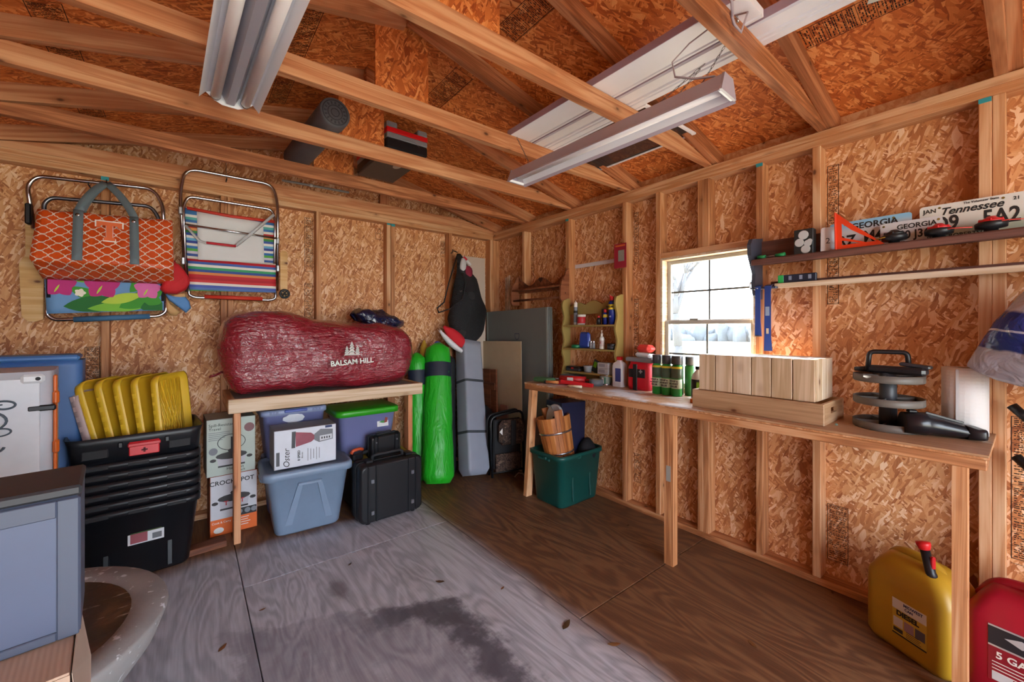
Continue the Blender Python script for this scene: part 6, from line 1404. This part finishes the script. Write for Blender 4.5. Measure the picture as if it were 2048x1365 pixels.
text('5 GALLON', .034, WHITE, t, (.0, F-.0016, .178), RX, bold=.0008); bars(lb, -.09, .06, .15, 4, .003, .012, WHITE, F-.0008, 5); B().box((-.065, F-.0008, .10), (.05, .0008, .03)).done('small_panel', plain('c9ccd0', .5), lb)

# ------------------------------------------------------------------ right edge: bag and poles
t = thing('plastic_sack', 'white and blue printed plastic sack bulging in at the picture edge', 'sack', (-.23, -3.79, 1.22))
SK = Mat('sack_plastic', .25); co = SK.coord(); x_, y_, z_ = SK.sep(co); nn = SK.noise(co, 7.0, 3.0); f = (z_ - y_*.25 + (nn-.5)*.05); c = SK.mix(f.smooth(.02, .03) * f.smooth(.165, .18, 1, 0), lin('b9b9c6'), lin('27357c')); c = SK.mix((f-.10).abs().lt(.004), c, lin('b9bdd0')); SK.set('Base Color', c); SK.bump(SK.noise(co, 12.0, 3.0, .5, 1.0), .6, .03)
b = B(); lo = []
for u in [k/14 for k in range(15)]:
    y = .275-.62*u; r = .012+.205*min(1, u*4.0)**.9; lo.append([(.6*r*cos(2*pi*j/18), y, .0+.12*min(1, u*4.0)+r*.9*sin(2*pi*j/18)) for j in range(18)])
b.loft(lo, (True, True), 0, True); b.jitter(.03, 8, 2); b.jitter(.01, 22, 7); b.done('sack_body', SK, t)
text('ST', .06, WHITE, t, (-.10, -.03, .10), (pi/2, RD(-25), -pi/2), shear=.2)
tag(board('sack_shelf', (-.30, -3.75, 1.10), (.0, -4.3, 1.12), PINE, None), 'pine shelf under the plastic sack just beyond the picture edge', 'shelf')
for k, (p, q, lab) in enumerate((((-.05, -3.63, 1.06), (-.12, -3.80, .86), 'silver pole with black grip leaning at the picture edge above the bench'), ((-.05, -3.64, .86), (-.14, -3.85, .62), 'silver pole with black grip leaning at the picture edge below the bench'))):
    p, q = Vector(p), Vector(q); t = thing('tool_pole', lab, 'pole', p, group='poles at the picture edge'); d = q-p
    B().cyl((0,0,0), d*.28, .017, .015, 12).done('grip', BLK, t); B().cyl(d*.28, d*4.2 if k == 0 else d*3.4, .012, n=12).done('shaft', SILV, t)

# ------------------------------------------------------------------ leaves and litter on the floor
LFM = plain('7a4f28', .7, 0, .3); LFD = plain('4d3418', .7, 0, .3)
spots = [(1133, 1252, .075, 20, 1), (1228, 1291, .06, -35, 0), (1505, 1290, .05, 60, 0), (1655, 1080, .03, 10, 1), (880, 1165, .05, -40, 1), (1256, 1052, .03, 0, 1), (525, 1221, .03, 10, 0), (1665, 1187, .03, 20, 1), (700, 1130, .03, 40, 1), (1290, 1160, .035, 10, 0), (445, 1298, .05, 50, 0), (1005, 1178, .03, 20, 0)]
import math as _m
def floor_pt(u, v):
    yaw = RD(38.3185); z = 818.7*1.369/(v-657.5); l = (u-1024)/818.7*z
    return (-2.637+z*sin(yaw)+l*cos(yaw), -3.675+z*cos(yaw)-l*sin(yaw))
wh = ['large olive brown leaf lying beside the floor seam', 'curled orange leaf beside the floor seam', 'small curled leaf on the brown floor in front of the bench leg', 'dark scrap of leaf by the bottom plate', 'thin dark leaf on the worn floor', 'dark leaf scrap near the dark green tote', 'small reddish leaf on the worn floor near the basin', 'dark leaf scrap near the yellow fuel can', 'small leaf below the big hard case', 'pale leaf near the bench leg', 'curved thin leaf at the lower edge of the worn floor', 'small leaf near the middle of the worn floor']
for (u, v, s_, a, k), lb_ in zip(spots, wh):
    x, y = floor_pt(u, v); rs = random.Random(u)
    pts = [(s_*(i/8-.5), .16*s_*sin(pi*i/8)**.8*(1+.3*rs.random())) for i in range(9)]; low = [(s_*(i/8-.5), -.16*s_*sin(pi*i/8)**.8) for i in range(7, 0, -1)]
    b = B(); lo = pts+low; b.loft([[(p[0], p[1], .002+.10*abs(p[0])) for p in lo], [(p[0], p[1], .003+.10*abs(p[0])) for p in lo]])
    tag(b.done('fallen_leaf', (LFM, LFD)[k], None, (x, y, 0), (0, 0, RD(a))), lb_, 'leaf', 'fallen leaves on the floor')
